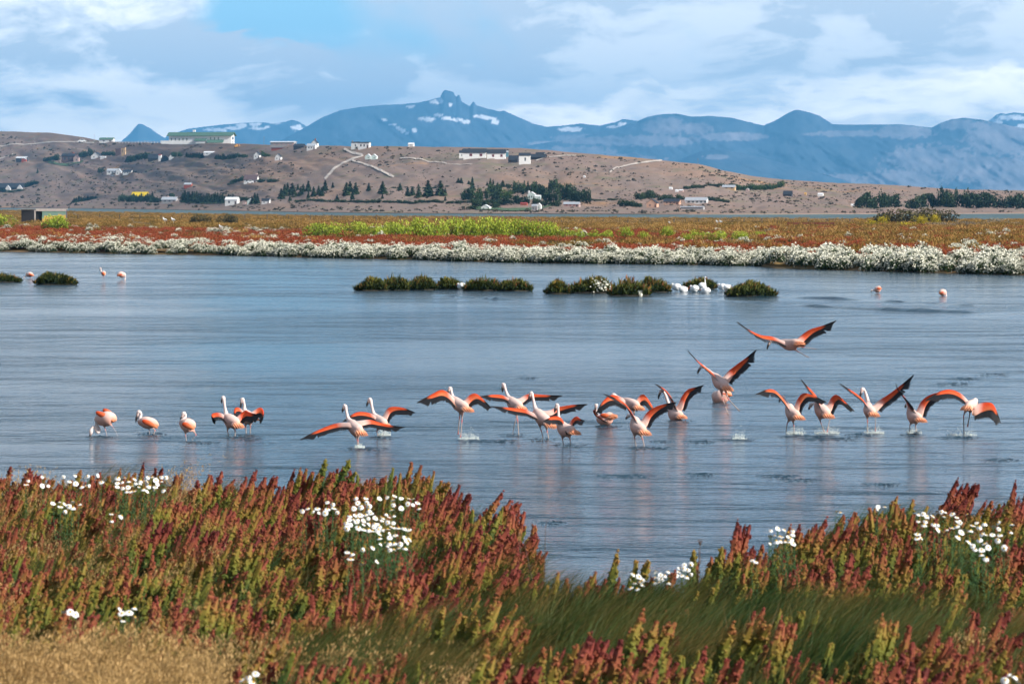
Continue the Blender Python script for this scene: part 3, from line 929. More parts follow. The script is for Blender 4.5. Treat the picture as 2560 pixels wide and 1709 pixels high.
def daisy_label(x, y, zone):
    if zone == 'g': return "white daisy of the flower tufts at the low gap's rim"
    if zone == 'f': return "lone white daisy low in the foreground, " + ("left side" if x < 500 else "bottom left of centre" if x < 1000 else "bottom right corner")
    if zone == 'e': return "white daisy of the small clump on the right bank's rim" if x < 2050 else ("white daisy standing singly on the right bank's rim" if x < 2240 else "white daisy of the scattered patch among the right bank's sorrels")
    if x < 285: return "white daisy of the loose scatter near the left edge"
    if x < 430: return "white daisy of the dense clump on the left bank's rim"
    if x < 860: return "white daisy in the small tuft left of the big daisy patch"
    return "white daisy in the big patch in the middle of the left bank"
DSY = {}
for (x, y, d, zt, zone) in SPOTS:
    p = P(x, y, d)
    t = empty("daisy", p)
    tag(t, daisy_label(x, y, zone), "daisy", "white daisies on the near bank"); DSY.setdefault(t["label"], []).append(t)
    s = rd.uniform(.42, .70)
    t.scale = (s, s, s); tip_ = (rd.gauss(.45, .45), rd.gauss(.2, .4), 0)
    k = rd.choice((0, 1, 1, 2, 2, 3))
    link("petals", PET[k], t).rotation_euler = tip_; link("disc", DOME, t).rotation_euler = tip_
    st = link("stem", rd.choice(STEMS), t)
    st.rotation_euler = (0, 0, rd.uniform(0, 6))

for _k, _l in DSY.items():
    if 1 < len(_l) <= 48 and len(_k.split()) <= 12: rank_labels(_l)

# ---- bare dry stalks in the gap of the bank
TWIG = plain("dry_stalk", (0.12, 0.075, 0.055), 0.9, .2, 10)
def dry_stalk(px, ytop, d, seed, lab):
    r = np.random.default_rng(seed); V, Fc = [], []
    z0 = float(bank_z(px, d)); top = P(px, ytop, d); h = top.z - z0
    main = [np.array([0, 0, 0]), np.array([r.normal(0, .02), 0, h * .5]), np.array([r.normal(0, .02), 0, h])]
    ax = catmull(main, 8); tube_into(V, Fc, ax, list(np.linspace(.006, .0015, 8)), 5)
    for q in range(16):
        i = r.integers(2, 8); a = r.uniform(0, 6.28); L = r.uniform(.04, .13) * (1.2 - i / 8)
        tube_into(V, Fc, [ax[i], ax[i] + np.array([math.cos(a) * L * .45, math.sin(a) * L * .45, L * .9])], [.0025, .001], 4)
    o = link("dry_stalk", mesh_of("dry_stalk", V, Fc), mat=TWIG, loc=(top.x, d, z0))
    tag(o, lab, "stalk", "dry stalks at the gap in the bank")
dry_stalk(1356, 1318, 26.3, 1, "tallest bare brown branching stalk standing against the water in the gap")
dry_stalk(1302, 1340, 26.8, 2, "thin bare brown stalk beside the left sorrel mound, left of the tallest stalk")
dry_stalk(1335, 1360, 26.4, 3, "short bare brown stalk close by the left foot of the tallest stalk")
dry_stalk(1752, 1362, 26.0, 4, "dark bare stalk at the left foot of the right sorrel mound")
# ---- single bushes that stand out against the water along the gap
RIMB = [(1362, 1415, 25.6, 0), (1402, 1418, 25.2, 1), (1432, 1400, 25.3, 6), (1458, 1402, 25.4, 6), (1500, 1424, 25.2, 8), (1527, 1382, 25.4, 2), (1570, 1404, 25.3, 6), (1622, 1396, 25.4, 4), (1752, 1326, 26.4, 6), (1778, 1350, 26.5, 4), (1838, 1340, 27.2, 3), (1880, 1360, 27.4, 8), (1262, 1265, 28.9, 2), (1215, 1240, 30.2, 3), (1275, 1300, 28.3, 1), (1245, 1330, 28.0, 0), (1270, 1390, 27.0, 5)]
WHERE = ["first", "second", "third", "fourth", "fifth", "sixth, tallest,", "seventh, greenest,", "eighth"]
for i, (x, yt, d, k) in enumerate(RIMB):
    z = float(bank_z(x, d)); h = P(x, yt, d).z - z
    o = link("sorrel_bush", S_PROTO[k], loc=(d * (x - 1280) / F, d, z - .03))
    hk = [.46, .52, .55, .44, .50, .42, .58, .48, .40][k]
    s = h / hk * 1.3
    o.scale = (min(s, 1.1), min(s, 1.1), s); o.rotation_euler = (0, 0, i * 1.3 % 2 - 1)
    if i < 8: lab = f"{WHERE[i]} sorrel bush from the left silhouetted along the low gap"
    elif i < 12: lab = f"{ORD[i - 8]} sorrel bush from the left against the water at the right bank's foot"
    else: lab = f"{('far corner', 'upper', 'middle', 'inner', 'lowest')[i - 12]} sorrel bush at the water side of the left bank's right end"
    tag(o, lab, "shrub", "sorrel bushes on the near bank")
# ================================================================== BIRDS
PLUMAGE = vcol_mat("flamingo_plumage", 0.8, .26, 34, .15)
COVERT = vcol_mat("flamingo_wing_coverts", 0.75, .34, 55, .15, 0.10)
BLACKF = plain("black_flight_feathers", (0.012, 0.012, 0.014), 0.55, .3, 30, .35)
BILLM = vcol_mat("flamingo_bill", 0.4, .05, 30, .4)
WHITEB = vcol_mat("white_plumage", 0.7, .04, 20, .2)

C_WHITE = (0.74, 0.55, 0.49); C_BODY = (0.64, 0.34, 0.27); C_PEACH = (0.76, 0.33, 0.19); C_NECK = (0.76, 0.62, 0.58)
C_LEG = (0.30, 0.25, 0.235); C_PINK = (0.52, 0.10, 0.11); C_FOOT = (0.10, 0.07, 0.07)
C_CORAL = (0.66, 0.062, 0.014); C_PALE = (0.76, 0.27, 0.12)

def loft(pts, rad, n, sides, flat=None):
    """continuous tube through pts with radii; returns bmesh, ring verts and path positions"""
    data = [np.concatenate([np.array(p), [r]]) for p, r in zip(pts, rad)]
    c = catmull(data, n)
    bm = bmesh.new()
    rings = []
    prev = np.array([0.0, 0.0, 1.0])
    for i in range(n):
        t = c[min(i + 1, n - 1), :3] - c[max(i - 1, 0), :3]; t /= max(np.linalg.norm(t), 1e-9)
        a = prev - t * prev.dot(t)
        if np.linalg.norm(a) < 1e-3: a = np.cross(t, [1.0, 0.3, 0])
        a /= np.linalg.norm(a); prev = a
        b = np.cross(t, a)
        r = max(c[i, 3], .004)
        rings.append([bm.verts.new(c[i, :3] + (a * math.cos(2 * math.pi * k / sides) + b * math.sin(2 * math.pi * k / sides)) * r) for k in range(sides)])
    for i in range(n - 1):
        for k in range(sides):
            bm.faces.new((rings[i][k], rings[i][(k + 1) % sides], rings[i + 1][(k + 1) % sides], rings[i + 1][k]))
    bm.faces.new(list(reversed(rings[0]))); bm.faces.new(rings[-1])
    return bm, rings, c

def grow_leg(bm, pts, rads):
    """extrude a leg out of the body: opens the body face nearest the hip and carries its rim down the leg"""
    hip = Vector(pts[0])
    quads = [f for f in bm.faces if len(f.verts) == 4]
    fc = min(quads, key=lambda f: (f.calc_center_median() - hip).length)
    ring = list(fc.verts)
    bm.faces.remove(fc)
    prevp = Vector(pts[0]); made = []
    for i, p in enumerate(pts[1:], 1):
        p = Vector(p); ax = (p - prevp).normalized()
        cen = sum((v.co for v in ring), Vector()) / 4
        nr = []
        for v in ring:
            q = v.co - cen; q = q - ax * q.dot(ax)
            if q.length < 1e-5: q = Vector((1, 0, 0))
            nr.append(bm.verts.new(p + q.normalized() * rads[i]))
        for k in range(4):
            bm.faces.new((ring[k], ring[(k + 1) % 4], nr[(k + 1) % 4], nr[k]))
        ring = nr; prevp = p; made.append(nr)
    bm.faces.new(list(reversed(ring)))
    return made

def build_wing(lead, back, root, chord=1.0, up=None, pale=0.5):
    """spread wing: coral coverts (closed, thin airfoil) and a mesh of separate black feathers"""
    lead = [np.array(p) for p in lead]
    back = np.array(back, dtype=float); back /= np.linalg.norm(back)
    n = 18
    L = catmull(lead, n)
    S = np.linspace(0, 1, n)
    full = np.interp(S, [0, .2, .5, .75, 1], [.27, .28, .25, .20, .05]) * chord
    cov = np.interp(S, [0, .25, .5, .65, .8, 1], [.80, .60, .48, .40, .22, .06]) * full
    V, Fc, Cc = [], [], []
    m = 6
    for i in range(n):
        sp = L[min(i + 1, n - 1)] - L[max(i - 1, 0)]; sp /= np.linalg.norm(sp)
        k = max(0, (S[i] - .6) / .4) ** 1.5 * .7
        dirn = back * (1 - k) + sp * k; dirn /= np.linalg.norm(dirn)
        nn = np.cross(sp, dirn); nn /= max(np.linalg.norm(nn), 1e-6)
        if nn[2] < 0: nn = -nn
        ring = []
        for j in range(m):
            c = j / (m - 1); th = .020 * (1 - S[i] * .75) * math.sqrt(max(c, 0.0)) * (1 - c) * 2.2 + .0025
            ring.append(L[i] + dirn * cov[i] * c + nn * (th + .035 * c * (1 - c) * (1 - S[i])))
        for j in range(m - 1, -1, -1):
            c = j / (m - 1)
            ring.append(L[i] + dirn * cov[i] * c + nn * (-.002 + .035 * c * (1 - c) * (1 - S[i]) * .6))
        for j, q in enumerate(ring):
            V.append(q)
            cj = (j if j < m else 2 * m - 1 - j) / (m - 1)
            top = j < m
            cc = np.array(C_CORAL)
            if S[i] < .30: cc = cc + (np.array(C_WHITE) - cc) * min(1, (1 - S[i] / .30) * 2.2)
            pl = pale * max(0, cj - .35) * 1.3 * (0.4 + .6 * math.sin(S[i] * 9 + 1) ** 2) * (S[i] < .75)
            cc = cc + (np.array(C_PALE) - cc) * min(1, pl)
            if S[i] > .66: cc = cc + (np.array((.02, .014, .014)) - cc) * min(1, (S[i] - .66) / .10)
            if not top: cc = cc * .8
            Cc.append((*cc, 1))
        if i:
            q0 = (i - 1) * 2 * m; q1 = i * 2 * m
            for j in range(2 * m):
                Fc.append((q0 + j, q0 + (j + 1) % (2 * m), q1 + (j + 1) % (2 * m), q1 + j))
    Fc.append(tuple(range(2 * m))); Fc.append(tuple(range((n - 1) * 2 * m, n * 2 * m))[::-1])
    mc = mesh_of("coverts", V, Fc); set_attr(mc, "Col", Cc, "FLOAT_COLOR")
    # flight feathers
    V2, F2 = [], []
    rr = np.random.default_rng(int(abs(lead[0][0] * 1000)) % 9999)
    def at(s):
        f = min(max(s, 0), 1) * (n - 1); i = min(int(f), n - 2); return L[i] * (1 - (f - i)) + L[i + 1] * (f - i)
    def fea(a, b, w, nn):
        ax = b - a; Ln = np.linalg.norm(ax); ax = ax / max(Ln, 1e-6)
        sd = np.cross(ax, nn); sd /= max(np.linalg.norm(sd), 1e-6)
        n0 = len(V2)
        for t, ww in ((0, .6), (.35, 1), (.8, .95), (.94, .6), (1, .12)):
            c = a + ax * Ln * t - nn * .012 * t * t
            V2.extend([c - sd * w * ww, c + nn * .002, c + sd * w * ww, c - nn * .002])
        for i in range(4):
            for k in range(4):
                F2.append((n0 + 4 * i + k, n0 + 4 * i + (k + 1) % 4, n0 + 4 * i + 4 + (k + 1) % 4, n0 + 4 * i + 4 + k))
    sp0 = L[-1] - L[0]; nn0 = np.cross(sp0, back); nn0 /= max(np.linalg.norm(nn0), 1e-6)
    if nn0[2] < 0: nn0 = -nn0
    for j in range(15):
        s = .10 + j * .038
        a = at(s) + back * np.interp(s, S, cov) * .45 - nn0 * .006
        b = at(s + .03) + back * np.interp(s, S, full) * (1 + rr.normal(0, .03))
        fea(a, b, .018, nn0 + rr.normal(0, .05, 3))
    for j in range(10):
        q = j / 9
        a = at(.60 + .035 * j) + back * .02 - nn0 * .004
        b = at(.78 + .22 * q) + back * np.interp(.66 + .3 * q, S, full) * (1 - q) * .95
        fea(a, b, .017 - .006 * q, nn0 + rr.normal(0, .05, 3))
    mf = mesh_of("flight_feathers", V2, F2)
    return mc, mf

def ellipsoid_shell(a, b, r1, r2, cols, sides=8, n=9):
    """folded wing: a flattened spindle from shoulder a to wing tip b"""
    a = np.array(a); b = np.array(b); ax = b - a; L = np.linalg.norm(ax); ax = ax / L
    up = np.array([0, 0, 1.0]); up = up - ax * up.dot(ax); up /= np.linalg.norm(up); sd = np.cross(ax, up)
    V, Fc, Cc = [], [], []
    for i in range(n):
        t = i / (n - 1); pr = max(.06, math.sin(math.pi * min(1, t * .93 + .07)) ** .6 * (1 - .25 * t))
        for k in range(sides):
            an = 2 * math.pi * k / sides
            V.append(a + ax * L * t + up * (math.cos(an) * r1 * pr - .04 * t * t) + sd * math.sin(an) * r2 * pr)
            w = .5 - .5 * math.cos(an)
            c = np.array(cols[0]) * (1 - t) + np.array(cols[1]) * t
            Cc.append((*c, 1))
        if i:
            for k in range(sides): Fc.append(((i - 1) * sides + k, (i - 1) * sides + (k + 1) % sides, i * sides + (k + 1) % sides, i * sides + k))
    Fc.append(tuple(range(sides))[::-1]); Fc.append(tuple(range((n - 1) * sides, n * sides)))
    me = mesh_of("folded_wing", V, Fc); set_attr(me, "Col", Cc, "FLOAT_COLOR")
    return me

def sub(o, lv=1):
    md = o.modifiers.new("smooth", "SUBSURF"); md.levels = lv; md.render_levels = lv

def flamingo(spec, label, group, name="flamingo", white=False):
    yw = spec["yw"]; d = dw(yw); ppm = F / d
    size = spec.get("size", 1.0)
    bx, by = spec["mid"][0], yw
    base = P(bx, by, d); base.z = 0.0
    def W(p):                                   # (px, py[, metres farther away]) -> local metres
        dy = p[2] if len(p) > 2 else 0.0
        q = P(p[0], p[1], d)
        return np.array([q.x - base.x, dy, q.z - base.z])
    root = empty(name, base)
    tag(root, label, "flamingo" if not white else "waterbird", group)
    tail, mid, chest = W(spec["tail"]), W(spec["mid"]), W(spec["chest"])
    R = spec.get("r", .112) * size
    neck = [W(p) for p in spec.get("neck", [])]
    head = W(spec["head"]) if "head" in spec else None
    pts = [tail, tail * .55 + mid * .45 + np.array([0, 0, .02]) * size, mid, chest]
    rad = [.022 * size, R * .74, R, R * .70]
    nb = neck[0] if neck else (head if head is not None else chest + np.array([0, .1, 0]))
    if neck:
        pts.append(chest + (neck[0] - chest) * .42); rad.append(.052 * size)
    k = len(neck)
    for i, q in enumerate(neck):
        f = i / max(k - 1, 1)
        pts.append(q); rad.append((.012 * (1 - f) ** 1.5 + .022) * size)
    if head is not None:
        last = pts[-1]
        pts += [head, ]
        rad += [.038 * size]
        bill = W(spec["bill"])
        bd = bill - head; bl = np.linalg.norm(bd); bd = bd / max(bl, 1e-6)
        pts.append(head + bd * min(.045 * size, bl * .5)); rad.append(.024 * size)
    n = 14 + 5 * (len(pts) - 4)
    bm, rings, c = loft(pts, rad, n, 10)
    # colours by distance along the body
    legv = []
    for leg in spec.get("legs", []):
        lp = [W(p) for p in leg]
        if not spec.get("fly"):
            e = lp[-1].copy(); e[2] = min(e[2], 0.0) - .18
            if lp[-1][2] < .06: lp.append(e)
        full_, kc = [lp[0]], ["l"]
        for i_ in range(1, len(lp)):             # pink joint between two grey shafts
            a_, b_ = full_[-1], lp[i_]
            if i_ == 1 and len(lp) > 2:
                c_ = lp[2]; full_ += [a_ + (b_ - a_) * .82, b_, b_ + (c_ - b_) * .14]; kc += ["l", "p", "l"]
            else: full_.append(b_); kc.append("l")
        lp = full_
        rl = [.03] + [.0115 if k_ == "l" else .0145 for k_ in kc[1:]]
        rl = [r * size for r in rl]
        foot = None
        if spec.get("fly") or lp[-1][2] > .04:
            dirn = lp[-1] - lp[-2]; dirn /= np.linalg.norm(dirn)
            lp.append(lp[-1] + dirn * .07 * size); rl.append(.024 * size); kc.append("f")
        made = grow_leg(bm, lp, rl)
        legv.append((made, kc[1:]))
    bm.verts.index_update(); bm.verts.ensure_lookup_table()
    cols = np.zeros((len(bm.verts), 4)); cols[:, 3] = 1
    tn = np.linspace(0, 1, n)
    lens = np.concatenate([[0], np.cumsum(np.linalg.norm(np.diff(c[:, :3], axis=0), axis=1))])
    lens_pts = [lens[np.argmin(np.linalg.norm(c[:, :3] - p, axis=1))] for p in pts]
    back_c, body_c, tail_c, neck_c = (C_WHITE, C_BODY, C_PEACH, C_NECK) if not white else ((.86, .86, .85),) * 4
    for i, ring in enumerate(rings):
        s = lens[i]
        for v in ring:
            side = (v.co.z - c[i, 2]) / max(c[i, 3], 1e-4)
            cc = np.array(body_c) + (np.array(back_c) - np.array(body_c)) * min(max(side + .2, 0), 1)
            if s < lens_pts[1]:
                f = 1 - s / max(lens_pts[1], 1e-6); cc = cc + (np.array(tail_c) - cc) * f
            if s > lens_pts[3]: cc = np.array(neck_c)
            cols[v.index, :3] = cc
    for made, ln in legv:
        for j, ring in enumerate(made):
            cc = C_LEG if not white else (.05, .05, .05)
            if not white and ln[j] == "p": cc = C_PINK
            if not white and ln[j] == "f": cc = C_FOOT if spec.get("fly") else C_PINK
            for v in ring: cols[v.index, :3] = cc
    bmesh.ops.recalc_face_normals(bm, faces=bm.faces[:])
    me = bpy.data.meshes.new("body"); bm.to_mesh(me); bm.free()
    set_attr(me, "Col", cols, "FLOAT_COLOR")
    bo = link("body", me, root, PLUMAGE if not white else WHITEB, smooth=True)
    sub(bo)
    if not white and "wings" in spec:            # loose tail and rump plumes
        V, Fc, Cc = [], [], []
        ax = tail - mid; ax /= np.linalg.norm(ax); sd = np.cross(ax, [0, 0, 1.0]); sd /= max(np.linalg.norm(sd), 1e-6)
        for q in range(11):
            u = (q - 5) / 5.0
            p0 = tail * .55 + mid * .45 + sd * u * R * .55 + np.array([0, 0, R * .35 * (1 - u * u)])
            p1 = tail + sd * u * .10 + ax * (.07 - .05 * abs(u)) + np.array([0, 0, -.02 + .03 * (q % 2)])
            tube_into(V, Fc, [p0, (p0 + p1) / 2, p1], [.030, .026, .004], 5); Cc += [(*C_WHITE, 1)] * 5 + [(*C_PEACH, 1)] * 10
        mt = mesh_of("tail", V, Fc); set_attr(mt, "Col", Cc, "FLOAT_COLOR"); link("tail", mt, root, PLUMAGE, smooth=True)
    if head is not None:
        V, Fc, Cc = [], [], []
        p0 = head + bd * .02 * size; Lb = max(bl, .05 * size) * 1.0
        down = np.array([0, 0, -1.0])
        hook = bd * .35 + down * .9; hook /= np.linalg.norm(hook)
        p1 = p0 + bd * Lb * .55; p2 = p1 + (bd * .55 + hook * .45) * Lb * .3; p3 = p2 + hook * Lb * .30
        tube_into(V, Fc, [p0, p1, p2, p3], [r * size for r in ((.024, .022, .017, .004) if not white else (.018, .014, .010, .004))], 7)
        for r_ in range(4): Cc += [((.55, .40, .36, 1) if r_ == 0 else (.03, .025, .025, 1)) if not white else (.45, .16, .10, 1)] * 7
        mb = mesh_of("bill", V, Fc); set_attr(mb, "Col", Cc, "FLOAT_COLOR")
        link("bill", mb, root, BILLM, smooth=True)
    for wg in spec.get("wings", []):
        lead = [W(p) for p in wg["lead"]]
        lead = [(chest * .55 + mid * .45) + (lead[0] - (chest * .55 + mid * .45)) * .25 + np.array([0, 0, R * .35])] + lead
        mc, mf = build_wing(lead, wg.get("back", spec.get("back", (.32, -.80, -.46))), lead[0], wg.get("chord", 1.0), pale=wg.get("pale", .5))
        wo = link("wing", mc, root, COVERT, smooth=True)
        link("flight_feathers", mf, wo, BLACKF)
    for fw in spec.get("folded", []):
        me = ellipsoid_shell(W(fw[0]), W(fw[1]), fw[2] * size, fw[3] * size, (C_CORAL, C_PALE) if not white else ((.85, .85, .84),) * 2)
        fo = link("wing", me, root, COVERT if not white else WHITEB, smooth=True); sub(fo)
    return root

GW = "flamingos taking off or running on the pond"
GS = "flamingos wading on the pond"
def w2(l, r, **k):
    return [dict(lead=l, **k), dict(lead=r, **k)]

flamingo(dict(yw=1090, tail=(292, 1050, -.05), mid=(268, 1046, -.02), chest=(246, 1050, .05), r=.135, neck=[(241, 1062, .08), (247, 1076, .05), (243, 1080, .02), (236, 1066, -.02), (230, 1070, -.03)], head=(228, 1078, -.04), bill=(226, 1092, -.05),
         legs=[[(262, 1062), (263, 1072), (269, 1092)], [(278, 1060, .04), (281, 1066, .04), (296, 1089, .06)]],
         folded=[[(240, 1029, -.08), (290, 1048, -.10), .06, .05], [(256, 1024, .08), (290, 1040, .06), .06, .05]]),
         "flamingo feeding with its head down in the water, leftmost of the near row", GS)
flamingo(dict(yw=1086, tail=(397, 1064, -.06), mid=(368, 1056, 0), chest=(352, 1052, .04), r=.11, neck=[(350, 1043, .05), (352, 1034, .05)], head=(346, 1029, .05), bill=(339, 1050, .04),
         legs=[[(372, 1070), (373, 1076), (374, 1087)], [(380, 1068, .04), (388, 1076, .02), (383, 1086, 0)]],
         folded=[[(356, 1050, -.10), (398, 1064, -.10), .055, .03], [(356, 1048, .12), (396, 1060, .06), .05, .03]]),
         "flamingo standing with folded wings and curved neck, second from the left in the near row", GS)
flamingo(dict(yw=1103, tail=(488, 1068, -.08), mid=(469, 1062, 0), chest=(458, 1055, .05), r=.125, neck=[(460, 1046, .08), (463, 1038, .08)], head=(458, 1033, .08), bill=(450, 1051, .06),
         legs=[[(463, 1080), (464, 1088), (467, 1104)], [(478, 1072, .03), (491, 1087, .0), (476, 1102, 0)]],
         folded=[[(456, 1058, -.10), (489, 1066, -.12), .055, .035]]),
         "flamingo walking with one red knee bent and wings folded, third from the left", GS)
flamingo(dict(yw=1089, tail=(600, 1064, -.18), mid=(577, 1052, 0), chest=(566, 1042, .08), r=.12, neck=[(563, 1030, .12), (560, 1012, .12)], head=(557, 994, .12), bill=(552, 1003, .20),
         legs=[[(567, 1070), (569, 1078), (572, 1090)], [(587, 1068, -.02), (588, 1076, -.02), (588, 1090, -.02)]],
         wings=[dict(lead=[(566, 1042, .05), (548, 1032, .1), (530, 1034, .08), (531, 1040, -.1), (544, 1048, -.35)], back=(.25, -.8, -.55), chord=.8), dict(lead=[(588, 1044, .05), (603, 1032, .12), (614, 1026, .12), (624, 1030, .0), (655, 1036, -.25)], back=(.1, -.7, -.70), chord=.95)]),
         "flamingo with neck straight up and half-opened wings, left of the standing pair", GS)
flamingo(dict(yw=1083, tail=(636, 1046, -.2), mid=(621, 1043, 0), chest=(613, 1032, .08), r=.115, neck=[(610, 1022, .12), (609, 1008, .12)], head=(604, 997, .12), bill=(601, 1015, .10),
         legs=[[(613, 1058), (614, 1066), (616, 1084)], [(627, 1058, .02), (626, 1066, .02), (625, 1084, .02)]],
         wings=[dict(lead=[(608, 1030, .05), (596, 1020, .1), (587, 1020, .06), (586, 1030, -.15), (592, 1040, -.3)], chord=.8), dict(lead=[(628, 1030, .03), (645, 1020, .08), (656, 1021, .03), (660, 1034, -.15), (648, 1048, -.35)], back=(-.15, -.75, -.6), chord=.9, pale=.8)]),
         "flamingo arching both coral wings, right bird of the standing pair", GS)
flamingo(dict(yw=1117, tail=(906, 1083, -.22), mid=(888, 1070, 0), chest=(877, 1058, .12), r=.115, neck=[(869, 1046, .18), (865, 1030, .2)], head=(861, 1014, .2), bill=(855, 1027, .2),
         legs=[[(888, 1086), (893, 1098), (894, 1119)], [(893, 1086, -.05), (895, 1100, -.05), (899, 1119, -.1)]],
         wings=w2([(872, 1056, .05), (845, 1058, .12), (818, 1066, .1), (785, 1080, 0), (752, 1097, -.15)], [(898, 1052, .05), (922, 1050, .12), (945, 1056, .1), (975, 1063, 0), (1012, 1066, -.15)], back=(.2, -.86, -.40), chord=.9)),
         "flamingo running with both wings level and drooping tips, nearer of the left running pair", GW)
flamingo(dict(yw=1091, tail=(966, 1064, -.22), mid=(952, 1056, 0), chest=(942, 1046, .12), r=.108, neck=[(933, 1034, .18), (929, 1018, .2)], head=(924, 998, .2), bill=(916, 1012, .2),
         legs=[[(944, 1070), (942, 1078), (946, 1092)], [(957, 1070, .02), (963, 1072, .0), (956, 1086, -.02)]],
         wings=w2([(943, 1046, .05), (925, 1034, .12), (898, 1030, .1), (880, 1036, .0), (858, 1052, -.15)], [(955, 1042, .05), (968, 1022, .12), (985, 1017, .1), (1010, 1020, 0), (1038, 1030, -.15)], chord=.95)),
         "flamingo running with its right wing raised, farther of the left running pair", GW)
flamingo(dict(yw=1098, tail=(1173, 1024, -.22), mid=(1147, 1012, 0), chest=(1137, 1001, .12), r=.11, neck=[(1131, 992, .18), (1128, 980, .2)], head=(1125, 970, .2), bill=(1118, 984, .18),
         legs=[[(1149, 1026), (1149, 1042), (1146, 1076)], [(1155, 1027, -.04), (1155, 1052, -.04), (1152, 1084, -.04)]],
         wings=w2([(1137, 998, .05), (1120, 982, .12), (1102, 975, .1), (1078, 986, 0), (1043, 1005, -.15)], [(1158, 1002, .05), (1174, 988, .12), (1189, 984, .1), (1206, 996, 0), (1229, 1018, -.2)], back=(.15, -.8, -.58), chord=1.1, pale=.9)),
         "flamingo lifting off over a green splash, wings arched and tips down", GW)
flamingo(dict(yw=1085, tail=(1307, 1022, -.22), mid=(1285, 1010, 0), chest=(1275, 1000, .12), r=.112, neck=[(1269, 990, .18), (1264, 976, .2)], head=(1258, 960, .2), bill=(1256, 976, .2),
         legs=[[(1281, 1025), (1292, 1040), (1281, 1079)], [(1290, 1026, -.04), (1294, 1048, -.04), (1297, 1086, -.04)]],
         wings=w2([(1275, 998, .05), (1255, 989, .12), (1235, 987, .1), (1220, 988, 0), (1200, 990, -.1)], [(1298, 996, .05), (1310, 989, .12), (1325, 985, .1), (1362, 987, 0), (1405, 988, -.15)], chord=.8)),
         "flamingo running with neck upright behind two others, wings flat out", GW)
flamingo(dict(yw=1096, tail=(1380, 1064, -.22), mid=(1354, 1044, 0), chest=(1342, 1030, .12), r=.118, neck=[(1337, 1018, .18), (1333, 998, .2)], head=(1328, 982, .2), bill=(1322, 998, .18),
         legs=[[(1346, 1062), (1353, 1076), (1358, 1093)], [(1366, 1066, -.04), (1368, 1078, -.04), (1372, 1094, -.04)]],
         wings=w2([(1338, 1034, .05), (1310, 1024, .12), (1286, 1021, .1), (1262, 1018, 0), (1227, 1014, -.15)], [(1372, 1026, .05), (1388, 1020, .12), (1402, 1017, .1), (1430, 1012, 0), (1468, 1009, -.15)], back=(.25, -.84, -.42), chord=.9)),
         "flamingo with long straight neck and widest level wings, centre of the flock", GW)
flamingo(dict(yw=1111, tail=(1440, 1081, -.2), mid=(1412, 1074, 0), chest=(1403, 1062, .1), r=.118, neck=[(1397, 1048, .16), (1396, 1030, .18)], head=(1393, 1012, .18), bill=(1387, 1027, .16),
         legs=[[(1405, 1090), (1406, 1098), (1409, 1112)], [(1424, 1090, -.03), (1425, 1098, -.03), (1427, 1112, -.03)]],
         wings=[dict(lead=[(1410, 1066, -.02), (1400, 1044, .08), (1384, 1041, .08), (1370, 1045, -.05), (1356, 1052, -.2)], back=(.25, -.8, -.55), chord=.8), dict(lead=[(1420, 1066, .05), (1432, 1048, .12), (1442, 1041, .1), (1450, 1045, -.1), (1460, 1048, -.35)], back=(.0, -.8, -.6), chord=.7)]),
         "flamingo with half-raised curled wings, in front of the widest-winged bird", GW)
flamingo(dict(yw=1062, tail=(1534, 1040, -.12), mid=(1514, 1048, 0), chest=(1500, 1046, .08), r=.125, neck=[(1492, 1036, .12), (1490, 1022, .1)], head=(1491, 1011, .1), bill=(1488, 1026, .05),
         legs=[], wings=[dict(lead=[(1505, 1046, -.08), (1490, 1040, -.02), (1483, 1030, 0), (1484, 1024, -.1), (1492, 1034, -.3)], back=(.5, -.6, -.3), chord=.6)],
         folded=[[(1500, 1036, -.10), (1537, 1040, -.14), .05, .04]]),
         "flamingo sitting low on the water with ruffled coral wings, beneath a spread wing", GS)
flamingo(dict(yw=1075, tail=(1599, 1020, -.2), mid=(1580, 1010, 0), chest=(1566, 1003, .12), r=.10, neck=[(1554, 998, .2), (1543, 992, .26)], head=(1534, 988, .28), bill=(1527, 998, .28),
         legs=[[(1578, 1018, -.05), (1581, 1036, -.05), (1583, 1070, -.05)], [(1584, 1018), (1586, 1040), (1588, 1070)]],
         wings=w2([(1568, 1003, .05), (1550, 992, .12), (1527, 988, .1), (1506, 1004, 0), (1489, 1032, -.15)], [(1588, 1002, .05), (1600, 989, .12), (1611, 987, .1), (1624, 1004, 0), (1646, 1044, -.15)], back=(.05, -.75, -.65), chord=1.0, pale=.9)),
         "flamingo with arched downswept wings, partly hidden behind a V-winged bird", GW)
flamingo(dict(yw=1115, tail=(1614, 1082, -.24), mid=(1592, 1068, 0), chest=(1588, 1052, .12), r=.115, neck=[(1584, 1044, .25), (1578, 1040, .42)], head=(1574, 1042, .52), bill=(1568, 1048, .56),
         legs=[[(1588, 1086), (1586, 1094), (1591, 1113)], [(1602, 1086, -.04), (1606, 1096, -.04), (1611, 1113, -.04)]],
         wings=w2([(1585, 1056, .05), (1572, 1028, .12), (1556, 1006, .1), (1535, 994, 0), (1509, 984, -.12)], [(1602, 1054, .05), (1616, 1034, .12), (1634, 1020, .1), (1660, 1010, 0), (1690, 1004, -.12)], back=(.45, -.78, -.42), chord=.95)),
         "flamingo seen from behind with wings in a V, nearest of the middle group", GW)
